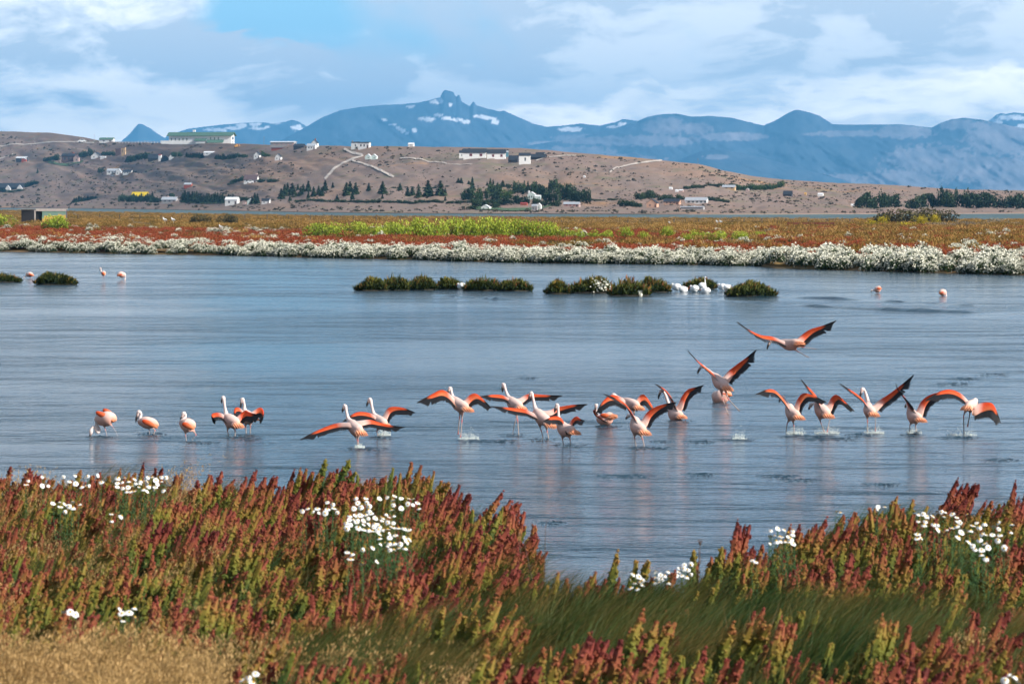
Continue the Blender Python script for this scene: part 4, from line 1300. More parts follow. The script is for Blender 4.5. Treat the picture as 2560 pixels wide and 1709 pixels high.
flamingo(dict(yw=1049, tail=(1706, 1042, -.18), mid=(1688, 1038, 0), chest=(1680, 1024, .1), r=.125, neck=[(1672, 1010, .15), (1665, 990, .15), (1660, 980, .14)], head=(1653, 977, .12), bill=(1646, 993, .1),
         legs=[], wings=w2([(1682, 1018, .05), (1672, 990, .1), (1660, 974, .1), (1650, 966, .05), (1638, 959, -.1)], [(1695, 1012, .05), (1706, 990, .1), (1720, 974, .1), (1738, 968, 0), (1758, 962, -.1)], back=(.45, -.78, -.42), chord=.9)),
         "flamingo swimming with wings lifted in a V and white neck bent, mid right", GW)
flamingo(dict(yw=1075, fly=True, tail=(1820, 972, -.22), mid=(1800, 958, 0), chest=(1790, 944, .14), r=.115, neck=[(1778, 932, .3), (1766, 922, .42)], head=(1757, 918, .5), bill=(1747, 932, .5),
         legs=[[(1804, 978, -.08), (1806, 996, -.12), (1817, 1028, -.2)], [(1812, 978, -.1), (1820, 996, -.15), (1842, 1020, -.25)]],
         wings=w2([(1790, 948, .05), (1775, 930, .1), (1756, 914, .1), (1738, 898, 0), (1719, 876, -.12)], [(1806, 944, .05), (1822, 928, .12), (1842, 912, .1), (1864, 895, 0), (1890, 873, -.12)], back=(.5, -.72, -.48), chord=.95)),
         "flamingo flying up, wings in a V, legs trailing, lower of the two airborne birds", GW)
flamingo(dict(yw=1006, tail=(1828, 984, -.1), mid=(1802, 992, 0), chest=(1788, 992, .06), r=.155, neck=[(1784, 998, .1), (1786, 1006, .1)], head=(1787, 1012, .1), bill=(1785, 1020, .1),
         legs=[], folded=[[(1800, 984, -.12), (1831, 983, -.12), .045, .04]]),
         "flamingo floating with its head under water, behind the lower airborne bird", GS)
flamingo(dict(yw=1080, fly=True, tail=(2000, 858, -.2), mid=(1976, 862, 0), chest=(1958, 858, .16), r=.105, neck=[(1944, 854, .26), (1936, 852, .3)], head=(1929, 853, .3), bill=(1920, 869, .28),
         legs=[[(1984, 872, -.05), (1994, 878, -.08), (2014, 889, -.12)], [(1992, 866, -.1), (2008, 867, -.14), (2031, 870, -.2)]],
         wings=w2([(1955, 852, .05), (1930, 842, .12), (1900, 838, .1), (1870, 824, 0), (1842, 804, -.12)], [(1988, 850, .05), (2005, 838, .12), (2026, 824, .1), (2056, 814, 0), (2089, 801, -.12)], back=(.45, -.72, -.48), chord=.9)),
         "flamingo flying level with spread wings, highest bird over the pond", GW)
flamingo(dict(yw=1084, tail=(1998, 1044, -.22), mid=(1980, 1034, 0), chest=(1974, 1018, .12), r=.112, neck=[(1968, 1008, .2), (1963, 1000, .24)], head=(1959, 993, .24), bill=(1950, 1002, .2),
         legs=[[(1974, 1048), (1968, 1058), (1965, 1078)], [(1984, 1050, -.06), (1984, 1062, -.06), (1985, 1078, -.06)]],
         wings=w2([(1972, 1024, .05), (1958, 1000, .12), (1936, 976, .1), (1916, 974, 0), (1888, 984, -.2)], [(1984, 1022, .05), (1994, 1000, .12), (2008, 984, .1), (2030, 987, 0), (2064, 1004, -.2)], back=(.3, -.8, -.5), chord=1.0, pale=1.0)),
         "flamingo running with wingtips blurred down, leftmost of the right-hand row", GW)
flamingo(dict(yw=1083, tail=(2072, 1040, -.2), mid=(2055, 1028, 0), chest=(2048, 1014, .14), r=.125, neck=[(2042, 1010, .3), (2036, 1012, .45)], head=(2032, 1016, .54), bill=(2028, 1024, .56),
         legs=[[(2049, 1046), (2052, 1056), (2058, 1072)], [(2068, 1044, -.05), (2076, 1032, -.1), (2069, 1072, -.05)]],
         wings=w2([(2048, 1014, .05), (2040, 992, .1), (2030, 978, .1), (2018, 966, 0), (2001, 947, -.12)], [(2068, 1012, .05), (2080, 994, .12), (2092, 987, .1), (2108, 1000, 0), (2134, 1026, -.15)], back=(.25, -.8, -.55), chord=1.05)),
         "flamingo with left wing high and right wing bent down, second of the right-hand row", GW)
flamingo(dict(yw=1083, tail=(2184, 1036, -.2), mid=(2172, 1026, 0), chest=(2172, 1014, .12), r=.10, neck=[(2171, 1002, .18), (2167, 986, .2), (2163, 976, .2)], head=(2158, 973, .18), bill=(2152, 990, .16),
         legs=[[(2167, 1038), (2169, 1052), (2168, 1078)], [(2184, 1036, -.05), (2188, 1032, -.05), (2188, 1068, -.05)]],
         wings=w2([(2166, 1018, .05), (2152, 996, .1), (2138, 984, .1), (2120, 972, 0), (2098, 958, -.12)], [(2180, 1016, .05), (2198, 1002, .12), (2220, 988, .1), (2248, 966, 0), (2282, 936, -.15)], back=(.4, -.8, -.45), chord=.9)),
         "flamingo with white neck up and wings in a wide V, third of the right-hand row", GW)
flamingo(dict(yw=1083, tail=(2302, 1050, -.22), mid=(2284, 1042, 0), chest=(2278, 1030, .12), r=.112, neck=[(2274, 1022, .24), (2273, 1016, .32)], head=(2273, 1011, .36), bill=(2268, 1018, .38),
         legs=[[(2278, 1056), (2275, 1062), (2274, 1080)], [(2288, 1056, -.05), (2288, 1064, -.05), (2291, 1078, -.05)]],
         wings=w2([(2274, 1032, .05), (2268, 1008, .1), (2256, 990, .1), (2244, 976, 0), (2238, 957, -.12)], [(2290, 1030, .05), (2302, 1008, .12), (2318, 992, .1), (2340, 982, 0), (2372, 976, -.15)], back=(.5, -.78, -.40), chord=.95)),
         "flamingo seen from behind, body white, fourth of the right-hand row", GW)
flamingo(dict(yw=1089, tail=(2412, 1020, -.2), mid=(2428, 1014, 0), chest=(2436, 1008, .12), r=.105, neck=[(2440, 1002, .28), (2444, 1000, .45)], head=(2448, 1004, .55), bill=(2452, 1012, .58),
         legs=[[(2410, 1026), (2409, 1040), (2410, 1082)], [(2424, 1028, .02), (2425, 1034, .02), (2421, 1058, .05)]],
         wings=[dict(lead=[(2422, 1004, .05), (2402, 984, .12), (2376, 974, .1), (2346, 980, 0), (2312, 1000, -.15)], back=(.15, -.8, -.55), chord=1.0), dict(lead=[(2440, 1010, .0), (2458, 1006, .0), (2478, 1007, -.05), (2488, 1022, -.12), (2498, 1054, -.22)], back=(-.15, -.65, -.75), chord=1.25, pale=.8)]),
         "flamingo banking with its right wing folded down, rightmost of the flock", GW)

# ---- distant flamingos on the far side of the pond
GF = "distant flamingos near the far shore"
flamingo(dict(yw=696, tail=(84, 688, -.1), mid=(74, 686, 0), chest=(67, 687, .05), r=.14, neck=[(64, 690, .05), (62, 692, .03)], head=(60, 694, 0), bill=(60, 697, 0), legs=[[(75, 691), (75, 695)], [(79, 691), (79, 695)]], folded=[[(72, 685, -.12), (87, 688, -.12), .07, .05]]),
         "far flamingo feeding between the two left grassy islets", GF)
flamingo(dict(yw=703, tail=(263, 684, -.1), mid=(259, 683, 0), chest=(255, 681, .05), r=.13, neck=[(252, 677, .05), (253, 672, .05)], head=(251, 670, .02), bill=(249, 675, 0), legs=[[(256, 688), (257, 692), (256, 703)], [(260, 688), (260, 692), (260, 703)]], folded=[[(256, 682, -.13), (264, 685, -.12), .08, .05]]),
         "far flamingo standing upright with head raised, left part of the pond", GF)
flamingo(dict(yw=700, tail=(293, 688, -.08), mid=(303, 686, 0), chest=(311, 688, .05), r=.16, neck=[(313, 692, .05), (313, 696, .03)], head=(312, 699, 0), bill=(311, 702, 0), legs=[[(303, 692), (303, 700)], [(307, 692), (307, 700)]], folded=[[(306, 685, -.14), (292, 689, -.12), .06, .05]]),
         "far flamingo feeding with head down, right of the upright far one", GF)
flamingo(dict(yw=733, tail=(2202, 720, -.1), mid=(2194, 723, 0), chest=(2188, 725, .05), r=.15, neck=[(2184, 726, .05), (2182, 726, .03)], head=(2180, 725, 0), bill=(2178, 729, 0), legs=[[(2193, 729), (2193, 734)], [(2196, 729), (2196, 734)]], folded=[[(2192, 722, -.13), (2204, 719, -.12), .07, .05]]),
         "far flamingo hunched low at right, left of the lone pale one", GF)
flamingo(dict(yw=740, tail=(2347, 733, -.1), mid=(2357, 731, 0), chest=(2363, 733, .05), r=.16, neck=[(2366, 736, .05), (2366, 739, .03)], head=(2365, 741, 0), bill=(2364, 743, 0), legs=[[(2357, 737), (2357, 741)]], folded=[[(2358, 730, -.14), (2347, 733, -.12), .06, .05]]),
         "far pale flamingo floating alone at the right of the pond", GF)

# ---- white waterfowl resting among the islets
GG = "white waterfowl among the islets"
def swan(x, yw, flip, label, hgt=20, w=22, up=False):
    s = -1 if flip else 1
    t = yw - hgt * .45
    flamingo(dict(yw=yw, tail=(x + s * w * .55, t + 1, -.1), mid=(x + s * 2, t, 0), chest=(x - s * w * .28, t, .05), r=.17,
             neck=[(x - s * w * .36, t - 3, .08), (x - s * w * .30, t - hgt * (.62 if up else .34), .08)], head=(x - s * w * .36, t - hgt * (.72 if up else .30), .06), bill=(x - s * w * .58, t - hgt * (.66 if up else .18), .04),
             legs=[[(x, t + 4), (x, yw)], [(x + 3 * s, t + 4), (x + 3 * s, yw)]], folded=[[(x - s * w * .15, t - 2, -.13), (x + s * w * .55, t, -.1), .09, .06]]), label, GG, "white_waterbird", white=True)
swan(1153, 724, False, "white waterbird preening at the left middle islet, left of two")
swan(1200, 723, False, "white waterbird preening at the left middle islet, right of two")
swan(1628, 725, False, "white waterbird half hidden in the grass of the right middle islet", 16)
swan(1690, 729, False, "white waterbird standing left of the small round islet, leftmost of two", 26, 24)
swan(1709, 730, True, "white waterbird resting left of the small round islet, right of two", 14)
swan(1735, 731, False, "white waterbird at the left front of the small round islet", 22)
swan(1757, 728, True, "white waterbird upright in front of the small round islet", 30, 18, True)
swan(1763, 733, False, "white waterbird lying low in front of the small round islet", 14, 24)
swan(1805, 727, False, "white waterbird left of the rightmost islet, left of a close pair", 22, 20)
swan(1819, 728, True, "white waterbird left of the rightmost islet, right of a close pair", 20, 16)

# ---- splashes where feet leave the water
m, nt, b, o_ = new_mat("splash_water")
oi = nt.n("ShaderNodeTexCoord")
nt.t.links.new(nt.mix(nt.noise(oi.outputs["Object"], 14, 3), (0.62, 0.70, 0.62), (0.90, 0.92, 0.92)), b.inputs["Base Color"])
b.inputs["Roughness"].default_value = 0.25
SPLASH = m
def splash(px, py, wpx, hpx, seed, lab):
    d = dw(py); s = d / F; r = np.random.default_rng(seed); V, Fc = [], []
    W_, Hh = wpx * s, hpx * s
    for q in range(280):
        a = r.uniform(0, 6.28); rr = W_ * .75 * r.uniform(.1, 1) ** .7
        zz = abs(r.normal(0, .6)) * Hh * (1.3 - rr / W_); sz = r.uniform(.003, .007) * (1.3 if zz < Hh * .25 else .8)
        c = np.array([math.cos(a) * rr, math.sin(a) * rr * .7, zz]); n1 = len(V)
        for o in OCT * np.array([1.3, 1, 1.2]) * sz: V.append(c + o)
        Fc += [tuple(n1 + j for j in f) for f in OCTF]
    n = 0                                            # ragged little crown of thrown water
    n0 = len(V)
    for k in range(n):
        a = k / n * 6.283
        V.append((math.cos(a) * W_ * .34, math.sin(a) * W_ * .22, -.01)); V.append((math.cos(a) * W_ * .40, math.sin(a) * W_ * .26, Hh * r.uniform(.05, .5))); V.append((math.cos(a) * W_ * .5, math.sin(a) * W_ * .33, -.01))
    for k in range(n):
        q = (k + 1) % n
        Fc += [(n0 + 3 * k, n0 + 3 * q, n0 + 3 * q + 1, n0 + 3 * k + 1), (n0 + 3 * k + 1, n0 + 3 * q + 1, n0 + 3 * q + 2, n0 + 3 * k + 2)]
    p = P(px, py, d); p.z = 0
    tag(link("water_splash", mesh_of("water_splash", V, Fc), mat=SPLASH, loc=p), lab, "splash", "splashes under the running flamingos")
splash(1172, 1098, 36, 20, 1, "green-white splash right below the flamingo that lifts off")
splash(960, 1088, 22, 16, 2, "small splash at the feet of the farther left running flamingo")
splash(1990, 1084, 34, 14, 3, "splash at the feet of the leftmost bird of the right-hand row")
splash(2068, 1083, 44, 16, 4, "broad splash under the second bird of the right-hand row")
splash(2186, 1083, 34, 16, 5, "splash under the third bird of the right-hand row")
splash(2284, 1083, 28, 14, 6, "splash under the fourth bird of the right-hand row")
splash(2405, 1088, 52, 18, 7, "wide ragged splash under the rightmost bird")
splash(1848, 1098, 26, 18, 8, "scatter of drops on open water below the airborne birds")
splash(899, 1119, 18, 8, 9, "tiny splash at the feet of the nearer left running flamingo")

# ---- low swells: wakes crossing the pond and ripples round the wading birds
def swell(path, w, h, name="wake"):
    c = catmull([np.array([x, y]) for x, y in path], 60)
    V, Fc = [], []
    prof = [(-1, -.004), (-.6, .25), (-.2, .85), (.1, 1), (.5, .5), (1, -.004)]
    rr = np.random.default_rng(int(path[0][0]))
    for k, (x, y) in enumerate(c):
        q = P(x, y, dw(y)); f = math.sin(math.pi * k / 59) ** .6 * 1.5 * vnoise(k / 2.6, 0.5, int(path[0][1] * 7 + path[0][0])) ** 1.4
        for u, g in prof:
            V.append((q.x, q.y + u * w, max(-.004, g * h * f) if g > 0 else -.004))
        if k:
            for j in range(5): Fc.append((6 * k - 6 + j, 6 * k + j, 6 * k + j + 1, 6 * k - 5 + j))
    me = mesh_of(name, V, Fc)
    o = link(name, me, pond, POND, smooth=True)
    return o
swell([(1640, 738), (1900, 742), (2150, 750), (2300, 757), (2480, 766)], .9, .11)
swell([(1590, 744), (1800, 752), (2040, 766), (2300, 778), (2620, 786)], 1.0, .12)
swell([(1060, 736), (1140, 742), (1230, 748), (1330, 750)], .9, .11)
for (x0, x1, y) in [(210, 300, 1093), (330, 430, 1087), (440, 560, 1106), (540, 660, 1092), (560, 660, 1098), (840, 980, 1122), (900, 1010, 1094), (1130, 1320, 1102), (1240, 1320, 1088), (1300, 1400, 1100), (1370, 1470, 1114), (1470, 1560, 1066), (1560, 1700, 1120), (1620, 1690, 1104), (1660, 1740, 1053), (1930, 2100, 1090), (2100, 2200, 1088), (2240, 2320, 1088), (2330, 2460, 1094), (1780, 1900, 1099), (1770, 1830, 1011), (1980, 2160, 1098), (1290, 1350, 946), (1880, 2010, 1190), (1940, 2060, 1200), (2150, 2260, 1210), (1700, 1800, 1186), (1330, 1420, 1307), (2320, 2440, 960), (2420, 2540, 938), (2360, 2460, 948), (1480, 1640, 1190), (1700, 1800, 1104), (2440, 2560, 1150)]:
    xm = (x0 + x1) / 2
    for k_ in range(3):
        o_ = (k_ - 1) * 2.6
        swell([(x0 + 9 * k_, y + 1 + o_), (xm, y - .6 + o_ + rn.uniform(-1, 1)), (x1 - 7 * k_, y + 1 + o_)], .055, .015, "ripple")
# ================================================================== FAR BANK AND ISLETS
def leaf_cloud(seed, n, fn, size, up=0.3, aspect=1.6, wind=0.0):
    """n small leaf faces at places given by fn(r) -> (point, tone); returns verts, faces, tones"""
    r = np.random.default_rng(seed); V, Fc, T = [], [], []
    for k in range(n):
        p, t = fn(r)
        d_ = r.normal(0, 1, 3); d_[2] = abs(d_[2]) + up; d_[0] += wind; d_ /= np.linalg.norm(d_)
        sd = np.cross(d_, r.normal(0, 1, 3)); sd /= max(np.linalg.norm(sd), 1e-6)
        L = size * r.uniform(.6, 1.3); n0 = len(V)
        V += [p - sd * L * .2, p + d_ * L * .5 - sd * L / aspect * .6, p + d_ * L, p + d_ * L * .5 + sd * L / aspect * .6]
        Fc.append((n0, n0 + 1, n0 + 2, n0 + 3)); T += [t] * 4
    return V, Fc, T

def tone_mat(name, stops, rand=.3, transl=.15, rough=.8, loc=0.0, locscale=.05):
    m, nt, b, o = new_mat(name)
    at = nt.n("ShaderNodeAttribute", attribute_name="t"); oi = nt.n("ShaderNodeObjectInfo")
    v = nt.math("ADD", at.outputs["Fac"], nt.math("MULTIPLY", nt.math("SUBTRACT", oi.outputs["Random"], .5), rand))
    if loc:
        v = nt.math("ADD", v, nt.math("MULTIPLY", nt.math("SUBTRACT", nt.noise(oi.outputs["Location"], locscale, 3), .5), loc))
    col = nt.ramp(v, stops)
    nt.t.links.new(col, b.inputs["Base Color"]); b.inputs["Roughness"].default_value = rough; b.inputs["Specular IOR Level"].default_value = .15
    if transl:
        tr = nt.n("ShaderNodeBsdfTranslucent"); nt.t.links.new(col, tr.inputs[0])
        ms = nt.n("ShaderNodeMixShader"); ms.inputs[0].default_value = transl
        nt.t.links.new(b.outputs[0], ms.inputs[1]); nt.t.links.new(tr.outputs[0], ms.inputs[2]); nt.t.links.new(ms.outputs[0], o.inputs[0])
    return m

def tmesh(name, V, Fc, T, mat):
    me = mesh_of(name, V, Fc); set_attr(me, "t", T); me.materials.append(mat); return me

# ---- white daisies in mounds along the far shore
MOUND = tone_mat("daisy_mound", [(0.0, (0.018, 0.035, 0.014)), (.25, (0.05, 0.08, 0.025)), (.42, (0.13, 0.14, 0.05)), (.5, (.66, .64, .49)), (1, (.80, .78, .67))], .10, .1)
def daisy_mound(seed, w, h, nflow, nleaf):
    def leaf(r):
        a = r.uniform(0, 6.28); q = r.uniform(0, 1) ** .5; z = h * math.sqrt(max(0, 1 - q * q)) * r.uniform(.2, .95)
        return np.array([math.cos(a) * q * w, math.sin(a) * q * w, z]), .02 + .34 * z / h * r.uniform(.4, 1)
    def flow(r):
        a = r.uniform(0, 6.28); q = r.uniform(0, 1) ** .5; z = h * (math.sqrt(max(0, 1 - q * q)) * r.uniform(.72, 1.08) + .06)
        return np.array([math.cos(a) * q * w * 1.05, math.sin(a) * q * w * 1.05, z]), r.uniform(.62, .9)
    V, Fc, T = leaf_cloud(seed, nleaf, leaf, .12)
    V2, F2, T2 = leaf_cloud(seed + 1, nflow, flow, .085, .6, 1.0, .3)
    n0 = len(V)
    return V + V2, Fc + [tuple(i + n0 for i in f) for f in F2], T + T2
M_PROTO = [tmesh("mound", *daisy_mound(400 + k, .55, [.75, .9, .65, .8, .7][k], 125, 280), MOUND) for k in range(5)]
rn = np.random.default_rng(31)
def far_points(n, f):
    """f(px, off metres behind the shore) -> keep chance"""
    res = []
    while len(res) < n:
        px = rn.uniform(-250, 2810); off = rn.uniform(0, 1) ** 1.6
        q = f(px, off)
        if q is None: continue
        res.append(q)
    return res
pts = []
for k in range(5200):                                 # shore belt, thickest at the waterline
    px = rn.uniform(-260, 2830)
    wid = np.interp(px, [0, 400, 900, 1500, 2000, 2560], [80, 55, 24, 20, 34, 60]) * (.55 + .9 * float(vnoise(px / 70., 3., 7)))
    off = rn.uniform(0, 1) ** 1.5 * wid
    d = float(shore_d(px)) + off
    if float(vnoise(px / 26., off / 5., 9)) < (.42 if off > 6 else .26): continue
    if px > 1930 and off < 2 and rn.uniform() < .15: continue
    pts.append((px, d, float(far_z(np.array([px]), np.array([d]))[0]) - .06, rn.uniform(.42, .85) * (1.0 if px < 1930 else 1.3) * (.75 + .5 * float(vnoise(px / 18., 4.5, 8)))))
for k in range(1500):                                 # drifts farther in
    px = rn.uniform(-260, 2830); d = float(shore_d(px)) + rn.uniform(30, 330)
    if float(vnoise(px / 95., d / 22., 12)) + (.08 if px < 700 else 0) < .70: continue
    pts.append((px, d, float(far_z(np.array([px]), np.array([d]))[0]) - .1, rn.uniform(.6, 1.0)))
def far_placed(lst, kinds, rotx=.1):
    a = np.array(lst); n = len(a)
    return (np.stack([a[:, 1] * (a[:, 0] - 1280) / F, a[:, 1], a[:, 2]], -1), np.stack([rn.normal(0, rotx, n), rn.normal(.08, rotx, n), rn.uniform(0, 6.28, n)], -1),
            np.stack([a[:, 3] * rn.uniform(.9, 1.4, n), a[:, 3] * rn.uniform(.9, 1.3, n), a[:, 3]], -1), rn.integers(0, kinds, n))
scatter("daisy_belt", *far_placed(pts, 5), M_PROTO, "long belt of white daisies massed along the far shore of the pond", "flowers")

# ---- red sorrel beds behind them
RED = tone_mat("far_sorrel", [(0.0, (0.05, 0.055, 0.015)), (.3, (0.15, 0.10, 0.03)), (.5, (.27, .062, .026)), (.75, (.31, .075, .032)), (1, (.22, .045, .03))], .35, .1, loc=.9, locscale=.06)
def red_clump(seed):
    def fn(r):
        a = r.uniform(0, 6.28); q = r.uniform(0, 1) ** .5 * .5; z = r.uniform(.05, .75) * (1 - q * .5)
        return np.array([math.cos(a) * q, math.sin(a) * q, z]), z * .95 + .05
    return leaf_cloud(seed, 210, fn, .17, 1.6, 4.5, .35)
R_PROTO = [tmesh("clump", *red_clump(430 + k), RED) for k in range(4)]
pts = []
for k in range(16000):
    px = rn.uniform(-260, 2830); off = 8 + rn.uniform(0, 1) ** 1.25 * np.interp(px, [0, 800, 1600, 2000, 2560], [300, 230, 300, 420, 460])
    d = float(shore_d(px)) + off
    if px > 1500 and rn.uniform() < .25 * off / 400: continue
    if float(vnoise(px / 110., d / 30., 15)) < .33: continue
    pts.append((px, d, float(far_z(np.array([px]), np.array([d]))[0]) - .05, rn.uniform(.45, .9)))
scatter("red_sorrel_bed", *far_placed(pts, 4), R_PROTO, "rust-red sorrel bed behind the daisies on the far bank", "plants")
GOLD = tone_mat("far_grass", [(0.0, (0.07, 0.065, 0.015)), (.4, (.20, .13, .03)), (.7, (.33, .18, .05)), (1, (.42, .28, .10))], .4, .15, loc=1.0, locscale=.03)
def gold_clump(seed):
    def fn(r):
        a = r.uniform(0, 6.28); q = r.uniform(0, 1) ** .5 * .9; z = r.uniform(.0, .35)
        return np.array([math.cos(a) * q, math.sin(a) * q, z]), z * 1.6 + .15
    return leaf_cloud(seed, 170, fn, .3, 1.4, 7, .5)
GO_PROTO = [tmesh("clump", *gold_clump(450 + k), GOLD) for k in range(3)]
pts = []
for k in range(9000):
    px = rn.uniform(-260, 2830); ds = float(shore_d(px)); dl = float(dw(lerp_tab(LAKE_NEAR, px, 200)))
    d = ds + 60 + (dl - ds - 120) * rn.uniform(0, 1) ** 1.3
    if d < ds + np.interp(px, [0, 1500, 2000], [330, 330, 120]) and rn.uniform() < .9: continue
    pts.append((px, d, float(far_z(np.array([px]), np.array([d]))[0]) - .03, rn.uniform(.7, 1.3)))
scatter("golden_grass", *far_placed(pts, 3), GO_PROTO, "rusty gold marsh grass between the sorrel bed and the lake", "grass")

# ---- bushes on the far bank: each its own thing (> foliage, stems)
def bush_mesh(seed, n, size, flat=.7, spiky=.4, clumps=7):
    r0 = np.random.default_rng(seed); cs = []
    for k in range(clumps):
        a = r0.uniform(0, 6.28); q = r0.uniform(.1, .62)
        cs.append((np.array([math.cos(a) * q, math.sin(a) * q, r0.uniform(.25, .62) * flat * (1.25 - q)]), r0.uniform(.28, .48)))
    def fn(r):
        c, rad = cs[r.integers(0, clumps)]
        v = r.normal(0, 1, 3); v /= np.linalg.norm(v); v *= rad * r.uniform(.55, 1.02) ** .7
        p = c + v * np.array([1, 1, .85]); p[2] = max(p[2], .02)
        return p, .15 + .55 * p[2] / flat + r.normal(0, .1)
    return leaf_cloud(seed + 3, n, fn, size, spiky, 1.9, .25)
def stems_mesh(seed):
    r = np.random.default_rng(seed); V, Fc = [], []
    for k in range(6):
        a = r.uniform(0, 6.28); tube_into(V, Fc, [np.array([0, 0, -.05]), np.array([math.cos(a) * .2, math.sin(a) * .2, .25]), np.array([math.cos(a) * .42, math.sin(a) * .42, .45])], [.03, .02, .008], 5)
    return mesh_of("stems", V, Fc)
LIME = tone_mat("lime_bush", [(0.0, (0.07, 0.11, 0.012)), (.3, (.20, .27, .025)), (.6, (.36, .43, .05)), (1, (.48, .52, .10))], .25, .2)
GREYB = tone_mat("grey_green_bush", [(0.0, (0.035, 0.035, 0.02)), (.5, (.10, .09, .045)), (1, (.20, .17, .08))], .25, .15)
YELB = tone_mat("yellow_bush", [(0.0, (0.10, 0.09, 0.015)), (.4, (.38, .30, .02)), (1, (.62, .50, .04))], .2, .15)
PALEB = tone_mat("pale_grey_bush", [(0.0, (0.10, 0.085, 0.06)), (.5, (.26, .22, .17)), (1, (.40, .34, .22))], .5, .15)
BARK = plain("bush_stems", (0.10, 0.075, 0.05), .9, .2, 4)
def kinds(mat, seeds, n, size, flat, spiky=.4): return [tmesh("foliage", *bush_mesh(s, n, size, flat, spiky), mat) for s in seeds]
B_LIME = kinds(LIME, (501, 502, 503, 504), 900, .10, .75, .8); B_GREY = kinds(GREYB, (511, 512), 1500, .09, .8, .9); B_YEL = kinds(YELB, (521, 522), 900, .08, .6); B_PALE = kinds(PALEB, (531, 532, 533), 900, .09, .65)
STEMB = stems_mesh(540); STEMB.materials.append(BARK)
BUSHES = {}
def far_bush(px, ybase, wpx, hpx, lst, lab, group=None, name="bush", z=.38, k=None):
    d = dw(ybase, z); s = d / F
    zz = float(far_z(np.array([float(px)]), np.array([d]))[0])
    t = empty(name, (d * (px - 1280) / F, d, zz))
    t.scale = (wpx * s * .5 / .85, wpx * s * .5 / .85, hpx * s / .85); t.rotation_euler = (0, 0, rn.uniform(0, 6.28))
    tag(t, lab, "bush", group); BUSHES.setdefault(lab, []).append(t)
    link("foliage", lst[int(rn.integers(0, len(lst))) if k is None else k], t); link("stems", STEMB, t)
far_bush(138, 579, 105, 46, B_LIME, "bright green bush in front of the painted shed")
far_bush(-5, 566, 80, 38, B_LIME, "bright green bush cut by the left edge of the picture")
far_bush(495, 562, 62, 32, B_GREY, "grey-green bush on the far bank, left of a close pair")
far_bush(572, 564, 58, 34, B_GREY, "grey-green bush on the far bank, right of a close pair")
band = [(800, 584, 70, 22), (845, 585, 60, 24), (890, 588, 70, 26), (935, 590, 66, 24), (975, 586, 60, 24), (1010, 592, 70, 30), (1050, 590, 66, 32), (1092, 594, 74, 34), (1135, 592, 70, 34), (1175, 594, 70, 34), (1215, 593, 70, 36), (1255, 594, 72, 34), (1295, 592, 70, 32), (1335, 593, 70, 30), (1372, 592, 60, 28), (1405, 594, 56, 24), (1440, 594, 50, 20), (1475, 595, 50, 18), (1520, 596, 46, 18), (1565, 596, 50, 22), (1608, 597, 40, 16), (1668, 594, 46, 22), (1715, 596, 40, 14)]
for (x, y, w, h) in band:
    far_bush(x, y + 6, w * 1.2, h * 1.8, B_LIME, "lime-green bush of the long band behind the red sorrel", "lime bushes of the central band")
for (x, y, w, h) in [(1755, 597, 70, 24), (1800, 597, 62, 22), (1850, 596, 60, 20), (1900, 592, 50, 16), (1965, 594, 40, 14)]:
    far_bush(x, y + 3, w * 1.1, h * 1.3, B_LIME, "lime-green bush of the short patch right of centre", "lime bushes right of centre")
far_bush(1810, 584, 46, 16, B_PALE, "pale grey bush behind the short lime patch")
far_bush(1925, 586, 44, 22, B_PALE, "pale grey-green bush at the right end of the short lime patch")
far_bush(2242, 562, 150, 44, B_GREY, "dark bushy thicket of brownish green, left half of the big shrub by the lake")
far_bush(2325, 560, 130, 46, B_GREY, "dark bushy thicket of brownish green, right half of the big shrub by the lake")
far_bush(2184, 568, 50, 26, B_YEL, "yellow flowering bush at the left foot of the big dark shrub")
far_bush(2212, 564, 44, 34, B_YEL, "yellow flowering sprig on the left flank of the big dark shrub")
far_bush(2300, 566, 44, 40, B_YEL, "yellow flowering bush in the middle of the big dark shrub")
far_bush(2262, 569, 56, 20, B_YEL, "low yellow flowering bush in front of the big dark shrub")
far_bush(2334, 565, 40, 44, B_YEL, "yellow flowering bush on the right crown of the big dark shrub")
for i, (x, y, w, h) in enumerate([(2270, 566, 50, 14), (2328, 568, 46, 20), (2368, 570, 50, 24), (2410, 568, 60, 24), (2450, 566, 54, 18), (2490, 562, 60, 24), (2230, 572, 40, 12), (2050, 574, 30, 12), (1982, 578, 30, 10), (2175, 577, 34, 10), (2535, 564, 46, 14)]):
    far_bush(x, y, w, h, B_PALE, "pale grey scrub bush by the big dark shrub" if x > 2200 else "small pale grey scrub bush in the orange grass at right", "pale scrub on the right of the far bank")

for _l in BUSHES.values():
    if len(_l) > 1: rank_labels(_l)

